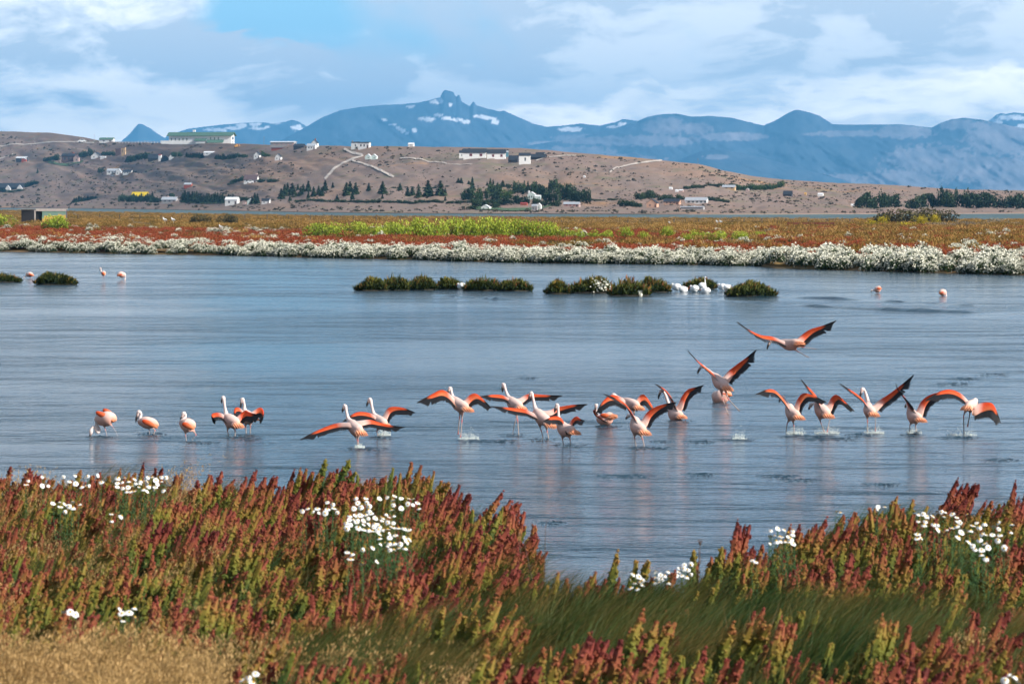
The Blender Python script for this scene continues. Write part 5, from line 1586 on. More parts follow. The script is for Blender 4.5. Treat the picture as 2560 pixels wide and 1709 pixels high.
# ---- grassy islets in the pond (> mound, foliage)
ISLE_F = tone_mat("islet_foliage", [(0.0, (0.018, 0.03, 0.012)), (.25, (.05, .07, .018)), (.45, (.15, .15, .03)), (.65, (.27, .19, .04)), (.85, (.30, .10, .04)), (1, (.22, .06, .04))], .15, .12)
MUD = plain("islet_mud", (0.04, 0.035, 0.025), .9, .3, 2)
def islet(x0, x1, yw, hpx, seed, lab, red=.0, flowers=()):
    d = dw(yw) + .5; s = d / F; w = (x1 - x0) * s * .5; h = hpx * s
    cx = (x0 + x1) / 2
    root = empty("islet", (d * (cx - 1280) / F, d, 0)); tag(root, lab, "islet", "grassy islets in the pond")
    r0 = np.random.default_rng(seed)
    V, Fc = [], []
    n = 28
    for j, (q, zz) in enumerate(((1.0, -.06), (.93, .02), (.75, .06), (.3, .1))):
        for k in range(n):
            a = 6.283 * k / n; u = 1 + .07 * math.sin(3 * a + seed) + .05 * math.sin(7 * a + seed * 2)
            V.append((math.cos(a) * w * q * u, math.sin(a) * min(w * .5, 2.2) * q * u, zz))
        if j:
            for k in range(n): Fc.append((n * j - n + k, n * j - n + (k + 1) % n, n * j + (k + 1) % n, n * j + k))
    Fc.append(tuple(range(3 * n, 4 * n)))
    link("mound", mesh_of("mound", V, Fc), root, MUD, smooth=True)
    def fn(r):
        u = r.uniform(-1, 1); v = r.uniform(-1, 1)
        if u * u + v * v > 1: u *= .6; v *= .6
        prof = (1 - abs(u) ** 2.0 * .97) * (.14 + 1.0 * float(vnoise(u * w * 2.3 + seed, v + 3., seed)) ** 1.3) * (1 - .35 * v * v)
        z = h * prof * r.uniform(.05, 1)
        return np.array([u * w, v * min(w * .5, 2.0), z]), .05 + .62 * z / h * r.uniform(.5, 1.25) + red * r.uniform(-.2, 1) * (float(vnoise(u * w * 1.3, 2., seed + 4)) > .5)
    V, Fc, T = leaf_cloud(seed, int(1400 + 1100 * w), fn, .19, 1.0, 3.6, .35)
    def blades(r):
        u = r.uniform(-.95, .95); v = r.uniform(-.8, .8)
        prof = (1 - abs(u) ** 2.0 * .97) * (.35 + .75 * float(vnoise(u * w * 1.6 + seed, v + 3., seed)))
        return np.array([u * w, v * min(w * .5, 2.0), h * prof * r.uniform(.35, .8)]), r.choice([.12, .2, .3, .5, .78])
    V2, F2, T2 = leaf_cloud(seed + 50, int(260 + 260 * w), blades, h * .40, 1.5, 9.0, .6)
    Fc = Fc + [tuple(i + len(V) for i in f) for f in F2]; V = V + V2; T = T + T2
    fo = link("foliage", tmesh("foliage", V, Fc, T, ISLE_F), root)
    for (fx, fy) in flowers:
        q = P(fx, fy, d); n_ = 16
        def ff(r): return np.array([q.x - root.location.x + r.normal(0, .12), -.9 + r.normal(0, .1), q.z + r.normal(0, .1)]), .8
        V, Fc, T = leaf_cloud(seed + 9, n_, ff, .09, .6, 1.0)
        link("white_flowers", tmesh("white_flowers", V, Fc, T, MOUND), root)
islet(886, 968, 727, 34, 1, "low ragged islet at the left end of the left middle group", .2)
islet(950, 1022, 726, 44, 2, "islet with a reddish top in the left middle group, second from its left end", .25)
islet(1012, 1092, 725, 38, 3, "dark grassy islet in the left middle group, third from its left end", .0)
islet(1090, 1160, 724, 34, 4, "dark islet behind the left preening white bird", .3)
islet(1158, 1258, 727, 44, 5, "largest grassy islet of the left middle group, behind the right preening bird", .1)
islet(1245, 1330, 728, 38, 6, "islet at the right end of the left middle group", .15)
islet(1362, 1425, 735, 36, 7, "reddish low islet at the left end of the right middle group", .3)
islet(1415, 1535, 733, 46, 8, "grassy islet with white flowers in the right middle group", .1, [(1490, 705), (1512, 708), (1508, 716), (1522, 714), (1498, 718)])
islet(1520, 1625, 740, 50, 9, "dark front islet of the right middle group", .12, [(1602, 734)])
islet(1600, 1674, 731, 46, 10, "islet with a rusty right end in the right middle group", .3)
islet(1706, 1790, 723, 36, 11, "small round grassy islet behind the upright white bird", .1)
islet(1812, 1942, 742, 40, 12, "rounded islet farthest right of the middle islets", .25)
islet(-50, 52, 706, 30, 13, "grassy islet cut by the left edge of the picture", .15)
islet(86, 192, 712, 36, 14, "bushy islet near the left edge with a thin left tail", .25)

# ---- painted shed
def box(V, Fc, x0, x1, y0, y1, z0, z1):
    n = len(V)
    V += [(x, y, z) for z in (z0, z1) for y in (y0, y1) for x in (x0, x1)]
    Fc += [(n, n + 2, n + 3, n + 1), (n + 4, n + 5, n + 7, n + 6), (n, n + 1, n + 5, n + 4), (n + 2, n + 6, n + 7, n + 3), (n, n + 4, n + 6, n + 2), (n + 1, n + 3, n + 7, n + 5)]
def boxm(name, *bs):
    V, Fc = [], []
    for b_ in bs: box(V, Fc, *b_)
    return mesh_of(name, V, Fc)
def shed():
    d = dw(557, .4); s = d / F; p = P(108, 557, d); p.z = .3
    root = empty("shed", p); tag(root, "flat-roofed shed with a painted green and yellow front on the far bank", "shed")
    w, h = 112 * s, 37 * s; xl = -w * .5; xs_ = -w * .5 + w * .30
    GREY = plain("shed_side", (.075, .07, .075), .9, .25, 2); IN = plain("shed_inside", (.02, .02, .02), .9)
    m, nt, b, o = new_mat("painted_front")
    tcd = nt.n("ShaderNodeTexCoord")
    n1 = nt.noise(tcd.outputs["Object"], .55, 3, .5, .5)
    sx = nt.n("ShaderNodeSeparateXYZ"); nt.t.links.new(tcd.outputs["Object"], sx.inputs[0])
    k = nt.math("ADD", nt.math("MULTIPLY", nt.math("SUBTRACT", n1, .5), 2.2), nt.math("MULTIPLY", nt.math("SUBTRACT", 1.35, sx.outputs[2]), .55))
    k = nt.math("ADD", k, nt.smooth(sx.outputs[0], -.8, .8, -.10, .55))
    c = nt.ramp(k, [(.0, (.16, .27, .22)), (.46, (.20, .30, .25)), (.52, (.62, .40, .10)), (.8, (.66, .42, .08)), (1, (.30, .14, .05))])
    nt.t.links.new(c, b.inputs["Base Color"]); b.inputs["Roughness"].default_value = .8
    yaw = math.radians(-18)
    root.rotation_euler = (0, 0, 0)
    link("side_wall", mesh_of("side_wall", [(xl, .9, 0), (xs_, -.05, 0), (xs_, -.05, h * .93), (xl, .9, h * .93), (xl, 1.0, 0), (xs_, .10, 0), (xs_, .10, h * .93), (xl, 1.0, h * .93)], [(0, 1, 2, 3), (5, 4, 7, 6), (0, 3, 7, 4), (1, 5, 6, 2), (3, 2, 6, 7)]), root, GREY)
    link("doorway", boxm("doorway", (xs_ + .28, xs_ + .3 + w * .135, .35, .45, 0, h * .86)), root, IN)
    link("front_wall", boxm("front_wall", (xs_ + .3 + w * .14, w * .5, 0, .12, 0, h * .82)), root, m)
    link("door_post", boxm("door_post", (xs_ + .002, xs_ + .26, -.03, .12, 0, h * .9)), root, plain("post_paint", (.45, .40, .38), .8))
    link("roof_fascia", boxm("roof_fascia", (xs_ + .262, w * .5 + .1, -.08, .02, h * .825, h)), root, plain("fascia_boards", (.46, .40, .37), .85, .35, 1.5))
    link("roof", boxm("roof", (xl - .1, w * .5 + .15, .03, 3.2, h * .935, h * .985)), root, plain("shed_roof", (.30, .28, .27), .8))
    link("back_wall", boxm("back_wall", (xl, w * .5, 3.0, 3.1, 0, h * .92)), root, GREY)
    link("end_wall", boxm("end_wall", (w * .5 - .12, w * .5 - .004, .13, 2.99, 0, h * .92)), root, GREY)
shed()

# ---- wire fence across the far bank, each post its own part
POSTM = plain("fence_post", (.10, .085, .07), .9, .3, 3); WIRE = plain("fence_wire", (.2, .2, .2), .5)
def fence(xs_, y0, y1, hpx, lab):
    root = None; prev = None
    for i, x in enumerate(xs_):
        f = (x - xs_[0]) / (xs_[-1] - xs_[0]); y = y0 + (y1 - y0) * f
        d = dw(y, .40); s = d / F; p = P(x, y, d); p.z = float(far_z(np.array([float(x)]), np.array([d]))[0])
        if root is None:
            root = empty("wire_fence", p); tag(root, lab, "fence"); org = p.copy()
        hh = hpx * s * rn.uniform(.85, 1.1)
        V, Fc = [], []
        tube_into(V, Fc, [np.array([0, 0, -.15]), np.array([rn.normal(0, .03), 0, hh * .6]), np.array([rn.normal(0, .04), 0, hh])], [.10, .09, .085], 6)
        po = link("post", mesh_of("post", V, Fc), root, POSTM, loc=p - org)
        if prev is not None:
            for fz in (.35, .62, .9):
                a = np.array(prev[0] - org) + np.array([0, 0, prev[1] * fz]); b_ = np.array(p - org) + np.array([0, 0, hh * fz])
                V, Fc = [], []; tube_into(V, Fc, [a, b_], [.012, .012], 4); link("wire", mesh_of("wire", V, Fc), root, WIRE)
        prev = (p, hh)
fence([195, 249, 299, 350, 402, 455, 512, 566, 612, 668, 722, 776, 830, 885, 941, 1000, 1060, 1120], 549, 556, 17, "wire fence on dark posts crossing the left half of the far bank")
fence([1300, 1350, 1405, 1460, 1508, 1570, 1622, 1685, 1746, 1800, 1860, 1905, 1965, 2020, 2070, 2125], 562, 560, 15, "wire fence on dark posts crossing the right half of the far bank")

# ---- rusty rail lying at the right of the far bank
def rail():
    d = dw(570, .4); s = d / F; p = P(1968, 570, d); p.z = .42
    root = empty("rusty_rail", p); tag(root, "long rusty red rail on short posts at the right of the far bank", "rail")
    RUST = plain("rust", (.15, .04, .025), .8, .3, 3)
    L1 = 118 * s; L2 = 205 * s
    link("beam", boxm("beam", (0, L1, 0, .15, .52, .78)), root, RUST)
    link("beam", boxm("beam", (L1 * .35, L2, -.3, -.15, .10, .26)), root, RUST)
    for fx in (0.01, .5, .58, .97): link("post", boxm("post", (L1 * fx, L1 * fx + .22, .155, .32, -.2, .80)), root, RUST)
rail()

# ---- gulls on the far bank, and a faint row of far pink flamingos
FARB = []
def small_bird(px, y, hpx, lab, group, pink=False):
    d = dw(y, .45); s = d / F; hgt = hpx * s; base = P(px, y, d); base.z = float(far_z(np.array([float(px)]), np.array([d]))[0]) + (.45 if not pink else 0)
    k = hgt / .5
    root = empty("far_flamingo" if pink else "gull", base); FARB.append(root) if pink else None; tag(root, lab, "flamingo" if pink else "gull", group)
    bm, rings, c = loft([np.array(q) * k for q in ((.22, 0, .22), (.1, 0, .27), (-.05, 0, .30), (-.13, 0, .38), (-.14, 0, .47), (-.18, 0, .50))], [x * k for x in (.02, .08, .10, .06, .045, .03)], 14, 8)
    for yy in (-.03, .03): grow_leg(bm, [np.array(q) * k for q in ((.02, yy, .2), (.02, yy, .1), (.02, yy, -.3))], [.02 * k, .012 * k, .012 * k])
    bmesh.ops.recalc_face_normals(bm, faces=bm.faces[:])
    me = bpy.data.meshes.new("body"); bm.to_mesh(me); bm.free()
    set_attr(me, "Col", [((.8, .42, .40, 1) if pink else (.85, .85, .84, 1))] * len(me.vertices), "FLOAT_COLOR")
    link("body", me, root, WHITEB, smooth=True)
    me2 = ellipsoid_shell(np.array([-.05, -.08, .32]) * k, np.array([.26, -.06, .24]) * k, .06 * k, .03 * k, (((.85, .3, .22),) * 2 if pink else ((.5, .5, .5), (.1, .1, .1))))
    link("wing", me2, root, WHITEB, smooth=True)
small_bird(412, 562, 14, "white gull standing left of the grey-green bushes, left of two", "gulls on the far bank")
small_bird(433, 562, 14, "white gull standing left of the grey-green bushes, right of two", "gulls on the far bank")
small_bird(552, 580, 12, "white gull standing below the grey-green bushes", "gulls on the far bank")
small_bird(1674, 566, 8, "white gull above the short lime patch, single", "gulls on the far bank")
small_bird(1793, 565, 9, "white gull on the dark grass, left of a close pair", "gulls on the far bank")
small_bird(1802, 565, 9, "white gull on the dark grass, right of a close pair", "gulls on the far bank")
for i, x in enumerate((1438, 1452, 1458, 1465, 1471, 1477, 1482, 2126, 2136, 2142, 2148, 2155, 2161, 2168)):
    small_bird(x, 560 - (i % 3) * .6, 8, "tiny pink flamingo of the far row by the lake" + (" at centre" if x < 2000 else ", right"), "far pink flamingos by the lake", True)
rank_labels(FARB[:7]); rank_labels(FARB[7:])
# ================================================================== THE HILLSIDE: scrub, trees, houses
SCRUB = tone_mat("hill_scrub", [(0.0, (0.028, 0.03, 0.02)), (.5, (.06, .055, .035)), (1, (.11, .10, .05))], .5, 0)
SC_PROTO = [tmesh("scrub", *bush_mesh(600 + k, 90, .34, .8, .4, 4), SCRUB) for k in range(3)]
a = []
while len(a) < 4200:
    px = rn.uniform(-250, 2810); t = rn.uniform(0.0, .97)
    if float(vnoise(px / 90., t * 8, 33)) + (.25 if t < .1 else 0) < rn.uniform(.2, .95): continue
    q = hill_pt(np.array([px]), np.array([t]))[0]
    if q[2] < .3: continue
    big = rn.uniform(0, 1) ** 4
    s = q[1] / F * (1.6 + 4.5 * big + (2.0 if t < .06 else 0))
    a.append((q, s))
n = len(a)
scatter("hill_scrub", np.array([q for q, s in a]) - np.array([0, 0, .1]), np.stack([np.zeros(n), np.zeros(n), rn.uniform(0, 6.28, n)], -1), np.stack([[s * 1.2 for q, s in a], [s * 1.2 for q, s in a], [s for q, s in a]], -1), rn.integers(0, 3, n), SC_PROTO,
        "dark low scrub dotted over the brown hillside", "scrub")

NEEDLE = tone_mat("conifer_green", [(0.0, (0.010, 0.020, 0.012)), (.5, (.030, .052, .024)), (1, (.065, .095, .04))], .5, 0)
BROAD = tone_mat("broadleaf_green", [(0.0, (0.016, 0.032, 0.012)), (.5, (.05, .09, .025)), (1, (.10, .15, .045))], .4, .1)
TRUNK = plain("trunk_bark", (.07, .05, .035), .9, .2, 3)
def conifer(seed, wide):
    r = np.random.default_rng(seed); V, Fc, T = [], [], []
    for k in range(330):
        z = .06 + .94 * r.uniform(0, 1) ** 1.25; rad = wide * (1 - z) ** .85 * r.uniform(.35, 1.1) + .01
        an = r.uniform(0, 6.28); p = np.array([math.cos(an) * rad, math.sin(an) * rad, z])
        d_ = np.array([math.cos(an), math.sin(an), -.35 + r.normal(0, .25)]); L = (.05 + .09 * (1 - z)) * r.uniform(.7, 1.3)
        sd = np.array([-math.sin(an), math.cos(an), r.normal(0, .4)]) * L * .55; n0 = len(V)
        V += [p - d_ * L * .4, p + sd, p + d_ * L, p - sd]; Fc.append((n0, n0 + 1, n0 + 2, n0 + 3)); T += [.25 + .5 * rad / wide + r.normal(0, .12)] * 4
    tube_into(V, Fc, [np.array([0, 0, .05]), np.array([0, 0, .5]), np.array([0, 0, .98])], [wide * .45, wide * .3, .01], 6); T += [.0] * 18
    return V, Fc, T
T_CON = [tmesh("crown", *conifer(620 + k, w), NEEDLE) for k, w in enumerate((.20, .24, .17, .28))]
T_POP = [tmesh("crown", *conifer(630 + k, w), BROAD) for k, w in enumerate((.15, .19))]
T_RND = [tmesh("crown", *bush_mesh(640 + k, 420, .20, .95, .3, 8), NEEDLE) for k in range(3)]
T_GRN = [tmesh("crown", *bush_mesh(650 + k, 420, .20, .95, .3, 8), BROAD) for k in range(2)]
V, Fc = [], []; tube_into(V, Fc, [np.array([0, 0, -.05]), np.array([.005, 0, .12]), np.array([0, 0, .35])], [.035, .026, .015], 6); TRK = mesh_of("trunk", V, Fc); TRK.materials.append(TRUNK)
TREES = {}
def tree(px, ytop, ybase, lst, lab, grp, name="conifer", wpx=None, k=None):
    p = hill_pos(px, ybase); s = p.y / F; h = (ybase - ytop) * s
    t = empty(name, p - Vector((0, 0, .15)))
    crown = lst[int(rn.integers(0, len(lst))) if k is None else k]
    if lst in (T_RND, T_GRN):
        w = (wpx or (ybase - ytop)) * s * .5 / .60; t.scale = (w, w, h / .78)
    else:
        w = h * (1 if wpx is None else wpx / (ybase - ytop) / .42); t.scale = (w * 1.2, w * 1.2, h * 1.08)
    t.rotation_euler = (0, 0, rn.uniform(0, 6.28))
    tag(t, lab, "tree", grp); TREES.setdefault(lab, []).append(t)
    link("crown", crown, t); link("trunk", TRK, t)
def row(x0, x1, y0, y1, hpx0, hpx1, step, lst, lab, grp, name="conifer", jit=.25, w=1.0):
    x = x0
    while x <= x1:
        f = (x - x0) / max(x1 - x0, 1); y = y0 + (y1 - y0) * f; h = (hpx0 + (hpx1 - hpx0) * f) * rn.uniform(1 - jit, 1 + jit)
        tree(x, y - h, y + rn.uniform(-.6, .6), lst, lab, grp, name, wpx=step * 1.75 * w if lst in (T_RND, T_GRN) else max(h * .42, step * 1.5) * w)
        x += step * rn.uniform(.8, 1.2)
row(457, 592, 507, 508, 25, 17, 5.2, T_CON, "dark conifer in the shelter row left of the white lower house", "conifers of the lower left shelter row")
row(302, 398, 505, 506, 16, 17, 7, T_RND, "dark round tree by the grey-roofed house and yellow roof", "trees round the yellow roof", "tree")
tree(381, 480, 505, T_CON, "pointed dark conifer between the yellow roof and the grey-roofed house", None)
tree(428, 481, 496, T_RND, "dark round tree right behind the grey-roofed house", None, "tree", 20)
row(186, 240, 507, 494, 15, 6, 6, T_CON, "dark small conifer in the tapering hedge row above the left shore", "conifers of the tapering left hedge", w=1.2)
row(630, 648, 511, 511, 20, 24, 6, T_CON, "dark conifer right of the pale mint cabin", "conifers by the mint cabin")
row(598, 628, 500, 500, 9, 9, 6, T_RND, "dark tree behind the pale mint cabin", "trees behind the mint cabin", "tree")
row(322, 376, 405, 398, 13, 14, 8, T_RND, "dark round tree left of the house with white chimney tower", "trees left of the dark chimney house", "tree")
row(430, 456, 391, 391, 14, 9, 7, T_GRN, "green round tree behind the small white gable on the upper slope", "trees behind the small white gable", "tree")
row(467, 508, 395, 395, 10, 11, 4.5, T_CON, "dark conifer in the upper row left of the white low building", "conifers of the upper row, left part", w=1.2)
row(541, 590, 396, 396, 13, 9, 4.5, T_CON, "dark conifer in the upper row right of the white low building", "conifers of the upper row, right part", w=1.2)
row(592, 612, 394, 394, 9, 9, 7, T_RND, "dark bush at the right end of the upper tree row", "bushes ending the upper row", "tree")
row(655, 672, 391, 391, 9, 8, 7, T_GRN, "small green tree between the two white gable cabins", "trees between the gable cabins", "tree")
row(116, 150, 407, 403, 10, 14, 9, T_RND, "dark bush left of the dark brown house", "bushes left of the brown house", "tree")
row(200, 228, 393, 393, 14, 14, 8, T_RND, "dark tree left of the white A-frame house", "trees left of the A-frame", "tree")
row(258, 288, 391, 391, 9, 9, 6, T_RND, "dark hedge tree between the A-frame and the tan tower", "hedge trees left of the tan tower", "tree")
row(574, 610, 461, 454, 6, 14, 7, T_RND, "dark bush left of the house with the pink chimney", "bushes left of the pink-chimney house", "tree")
row(648, 660, 453, 453, 9, 9, 7, T_RND, "dark bush just right of the house with the pink chimney", "bushes right of the pink-chimney house", "tree")
row(670, 690, 453, 453, 9, 6, 7, T_RND, "dark bush on the slope farther right of the pink-chimney house", "bushes farther right of the pink-chimney house", "tree")
tree(94, 425, 436, T_CON, "single dark small conifer on the bare left slope", None)
tree(252, 421, 434, T_RND, "single dark bush left of the white cottages", None, "tree", 14)
row(66, 92, 468, 463, 9, 11, 8, T_RND, "dark hedge tree right of the dark-roofed house at left edge", "hedge right of the left dark-roofed house", "tree")
row(-20, 62, 480, 479, 6, 5, 9, T_RND, "low dark hedge bush before the dark-roofed house at left edge", "hedge before the left dark-roofed house", "tree")
for (x, yt, yb) in [(703, 470, 496), (712, 460, 488), (719, 456, 480), (731, 456, 486), (737, 470, 490), (725, 484, 499), (745, 459, 474), (752, 466, 488), (758, 462, 482), (771, 456, 482), (771, 482, 498), (784, 470, 494), (797, 468, 490), (804, 470, 492), (813, 454, 480), (832, 457, 471), (843, 484, 500), (866, 458, 490), (875, 456, 482), (881, 476, 496), (889, 457, 486), (922, 460, 480), (957, 459, 490), (1000, 458, 476), (1019, 464, 488), (1031, 464, 486), (1047, 469, 494), (1070, 452, 492), (1078, 470, 490), (1101, 453, 490), (1113, 469, 486), (1046, 457, 466), (956, 486, 498), (1113, 488, 500)]:
    tree(x, yt, yb, T_CON, "dark conifer scattered above the long hedge at mid slope", "scattered conifers of the middle slope", wpx=(yb - yt) * .5)
row(742, 1112, 505, 507, 6, 7, 9, T_RND, "low dark bush of the long hedge below the scattered conifers", "bushes of the long middle hedge", "tree", w=.9)
row(985, 1120, 470, 470, 4, 4, 15, T_RND, "small dark bush in the thin line above the scattered conifers", "bushes of the thin upper line", "tree", w=.4)
GF_ = "trees of the dense grove by the lake"
LF_ = "dark tree in the dense grove above the lake, right of centre"
for (x, yt, yb, w) in [(1146, 450, 462, 8), (1153, 448, 462, 9), (1172, 452, 462, 7), (1181, 447, 480, 10), (1218, 452, 462, 6), (1226, 449, 478, 9), (1233, 452, 480, 8), (1244, 453, 464, 7), (1257, 448, 464, 11), (1311, 452, 478, 8), (1320, 455, 480, 8), (1340, 453, 480, 9), (1345, 470, 486, 8)]:
    tree(x, yt, yb, T_CON, LF_, GF_, wpx=w)
for (x, yt, yb, w) in [(1160, 482, 500, 20), (1172, 470, 500, 22), (1180, 478, 502, 22), (1215, 476, 498, 18), (1232, 464, 492, 26), (1246, 466, 492, 26), (1240, 480, 505, 26), (1270, 458, 470, 14), (1275, 472, 486, 12), (1285, 456, 484, 16), (1296, 456, 482, 18), (1306, 462, 486, 16), (1352, 462, 484, 18), (1330, 460, 486, 18), (1360, 472, 500, 24), (1372, 478, 504, 24), (1378, 452, 480, 16), (1388, 448, 478, 16), (1395, 474, 504, 26), (1408, 462, 500, 24), (1420, 464, 500, 26), (1432, 470, 504, 24), (1442, 476, 505, 20), (1452, 480, 506, 18), (1460, 476, 505, 14), (1470, 474, 508, 14), (1290, 492, 512, 26), (1310, 494, 512, 24), (1265, 496, 514, 24), (1240, 500, 516, 26), (1190, 500, 520, 30), (1215, 505, 522, 18), (1240, 506, 522, 14), (1340, 498, 512, 24), (1365, 500, 515, 24), (1390, 502, 516, 22), (1180, 514, 524, 22)]:
    tree(x, yt, yb, T_RND, LF_, GF_, "tree", w)
for (x, yt, yb, w) in [(1200, 474, 505, 14), (1194, 484, 506, 16), (1262, 478, 500, 22), (1246, 482, 502, 22), (1272, 484, 502, 16), (1334, 470, 486, 12), (1396, 458, 474, 14), (1335, 456, 476, 14)]:
    tree(x, yt, yb, T_GRN, "lighter green tree in the dense grove above the lake", "light green trees of the grove", "tree", w)
row(1122, 1290, 508, 509, 7, 8, 8, T_RND, "low dark hedge bush along the lower edge of the grove", "hedge bushes under the grove", "tree")
row(1478, 1510, 500, 500, 4, 4, 8, T_RND, "low dark hedge bush just right of the grove", "hedge right of the grove", "tree")
row(1524, 1545, 500, 499, 5, 5, 8, T_RND, "low dark bush between the grove and the peach house", "bushes between grove and peach house", "tree")
row(1595, 1645, 500, 496, 18, 14, 9, T_RND, "dark tree behind the peach gable house", "trees behind the peach house", "tree")
row(1556, 1606, 516, 517, 14, 12, 12, T_RND, "dark broad bush left of the peach gable house", "bushes left of the peach house", "tree")
row(1652, 1712, 502, 500, 12, 10, 9, T_RND, "dark tree between the peach house and the long grey house", "trees between the lower right houses", "tree")
row(1768, 1825, 502, 508, 8, 7, 10, T_RND, "dark bush right of the long grey house", "bushes right of the long grey house", "tree")
row(1712, 1760, 473, 472, 7, 7, 7, T_RND, "dark hedge bush on the upper right slope, left section", "upper right hedge, left section", "tree")
row(1765, 1840, 466, 468, 5, 9, 8, T_RND, "dark hedge bush on the upper right slope, behind the grey roof", "upper right hedge, middle section", "tree")
row(1844, 1960, 474, 472, 15, 12, 10, T_GRN, "green tree in the upper right hedge, right section", "upper right hedge, right section", "tree")
for (x, yt, yb, w) in [(2150, 496, 520, 24), (2166, 484, 520, 34), (2184, 494, 522, 26), (2208, 484, 521, 24), (2212, 496, 522, 22), (2236, 491, 521, 34), (2282, 492, 520, 26), (2304, 490, 520, 34), (2326, 488, 520, 24), (2344, 498, 520, 22), (2360, 476, 521, 28), (2378, 490, 522, 34), (2391, 475, 500, 8), (2404, 488, 522, 30), (2430, 482, 523, 36), (2452, 486, 523, 36), (2474, 490, 523, 36), (2498, 500, 523, 28), (2526, 494, 522, 28), (2546, 490, 523, 36), (2568, 494, 523, 30), (2600, 490, 523, 36), (2640, 492, 523, 36)]:
    tree(x, yt, yb, T_RND, "big dark round tree in the shelter belt at the right end of the shore", "trees of the right shelter belt", "tree", w)

for _k, _l in TREES.items():
    if 1 < len(_l) <= 48 and len(_k.split()) <= 12: rank_labels(_l)

# ---- houses
def hm(n, c, v=.12, r=.8): return plain(n, c, r, v, .6)
MW = {"white": hm("white_wall", (.80, .79, .77)), "mint": hm("mint_wall", (.66, .76, .70)), "peach": hm("peach_wall", (.60, .36, .25)), "brown": hm("brown_wall", (.14, .09, .085)), "tan": hm("tan_wall", (.52, .36, .20)), "grey": hm("grey_wall", (.36, .35, .35)),
      "red": hm("red_wall", (.36, .09, .06)), "dark": hm("dark_wall", (.05, .05, .06)), "pink": hm("pink_wall", (.50, .36, .33)), "cream": hm("cream_wall", (.70, .64, .50)), "teal": hm("teal_wall", (.10, .24, .30))}
MR = {"green": hm("green_roof", (.085, .165, .125)), "dark": hm("dark_roof", (.035, .042, .055)), "grey": hm("grey_roof", (.40, .43, .47)), "light": hm("light_roof", (.62, .65, .68)), "brown": hm("brown_roof", (.13, .09, .095)), "yellow": hm("yellow_roof", (.72, .52, .02)), "white": hm("white_roof", (.78, .79, .80)), "red": hm("red_roof", (.30, .06, .06)), "orange": hm("orange_roof", (.70, .40, .10))}
PANE = plain("window_pane", (.035, .045, .055), .15, .2, 2, .5); MAROON = plain("maroon_window", (.14, .025, .035), .4); DOOR = plain("house_door", (.10, .05, .04), .6)
CHIM = plain("brick_chimney", (.30, .12, .08), .9)
def gable_mesh(w, dpt, hw, hr, along_x):
    """walls with gable ends"""
    x, y = w / 2, dpt / 2
    V = [(-x, -y, -.8), (x, -y, -.8), (x, y, -.8), (-x, y, -.8), (-x, -y, hw), (x, -y, hw), (x, y, hw), (-x, y, hw)]
    Fc = [(0, 1, 5, 4), (1, 2, 6, 5), (2, 3, 7, 6), (3, 0, 4, 7)]
    if along_x: V += [(-x, 0, hw + hr), (x, 0, hw + hr)]; Fc += [(4, 7, 8)[::-1], (5, 6, 9)]
    else: V += [(0, -y, hw + hr), (0, y, hw + hr)]; Fc += [(4, 5, 8), (6, 7, 9)]
    return mesh_of("wall", V, Fc)
def roof_mesh(w, dpt, hw, hr, along_x, ov, th):
    V, Fc = [], []
    if along_x: L, half = w / 2 + ov, dpt / 2
    else: L, half = dpt / 2 + ov, w / 2
    k = hr / max(half, 1e-3); e = half + ov; ze = hw - ov * k
    for s in (-1, 1):
        n = len(V)
        pr = [(e * s, ze + .02), (0.0, hw + hr + .02), (0.0, hw + hr + th), (e * s, ze + th)]
        for l in (-L, L):
            for (q, z) in pr: V.append((l, q, z) if along_x else (q, l, z))
        Fc += [(n, n + 1, n + 2, n + 3), (n + 4, n + 7, n + 6, n + 5)] + [(n + i, n + 4 + i, n + 4 + (i + 1) % 4, n + (i + 1) % 4) for i in range(4)]
    return mesh_of("roof", V, Fc)
def house(px, yb, wpx, hpx, wall, roof, lab, roof_frac=.42, side="front", depth=.7, win=2, door=True, chimney=None, yaw=-14, name="house", winmat=None, group=None):
    """side 'front': eaves face the camera; 'gable': a gable end faces it"""
    p = hill_pos(px, yb); s = p.y / F; w, h = wpx * s, hpx * s; ax = side == "front"
    hr = h * roof_frac; hw = h - hr; dp = w * depth
    root = empty(name, p + Vector((0, dp * .5, 0))); root.rotation_euler = (0, 0, math.radians(yaw))
    tag(root, lab, "house" if name == "house" else name.split("_")[-1], group)
    if hr <= 0.01: hr = .3
    wo = link("wall", gable_mesh(w, dp, hw, hr, ax), root, MW[wall])
    link("roof", roof_mesh(w, dp, hw, hr, ax, w * .03, h * .05), root, MR[roof])
    ww, wh = w * .12, hw * .38
    if h > 2.0:
        for k in range(win):
            x = -w / 2 + w * (k + .6) / (win + .2 + (1 if door else 0)); z = hw * .38
            o = link("window", boxm("window", (x, x + ww, -dp / 2 - .06, -dp / 2 + .05, z, z + wh)), root, winmat or PANE)
        if door:
            x = w / 2 - w * .2; link("door", boxm("door", (x, x + ww, -dp / 2 - .05, -dp / 2 + .05, 0, hw * .7)), root, DOOR)
        if ax: link("window", boxm("window", (w / 2 - .05, w / 2 + .06, -ww * .5, ww * .5, hw * .45, hw * .45 + wh)), root, PANE)
    if chimney:
        cx, cm = chimney; cw = max(w * .06, .35)
        link("chimney", boxm("chimney", (w * cx - cw, w * cx + cw, -cw * .2, cw * 1.8, hw, h * 1.22)), root, cm)
    return root, w, dp, hw, hr, s

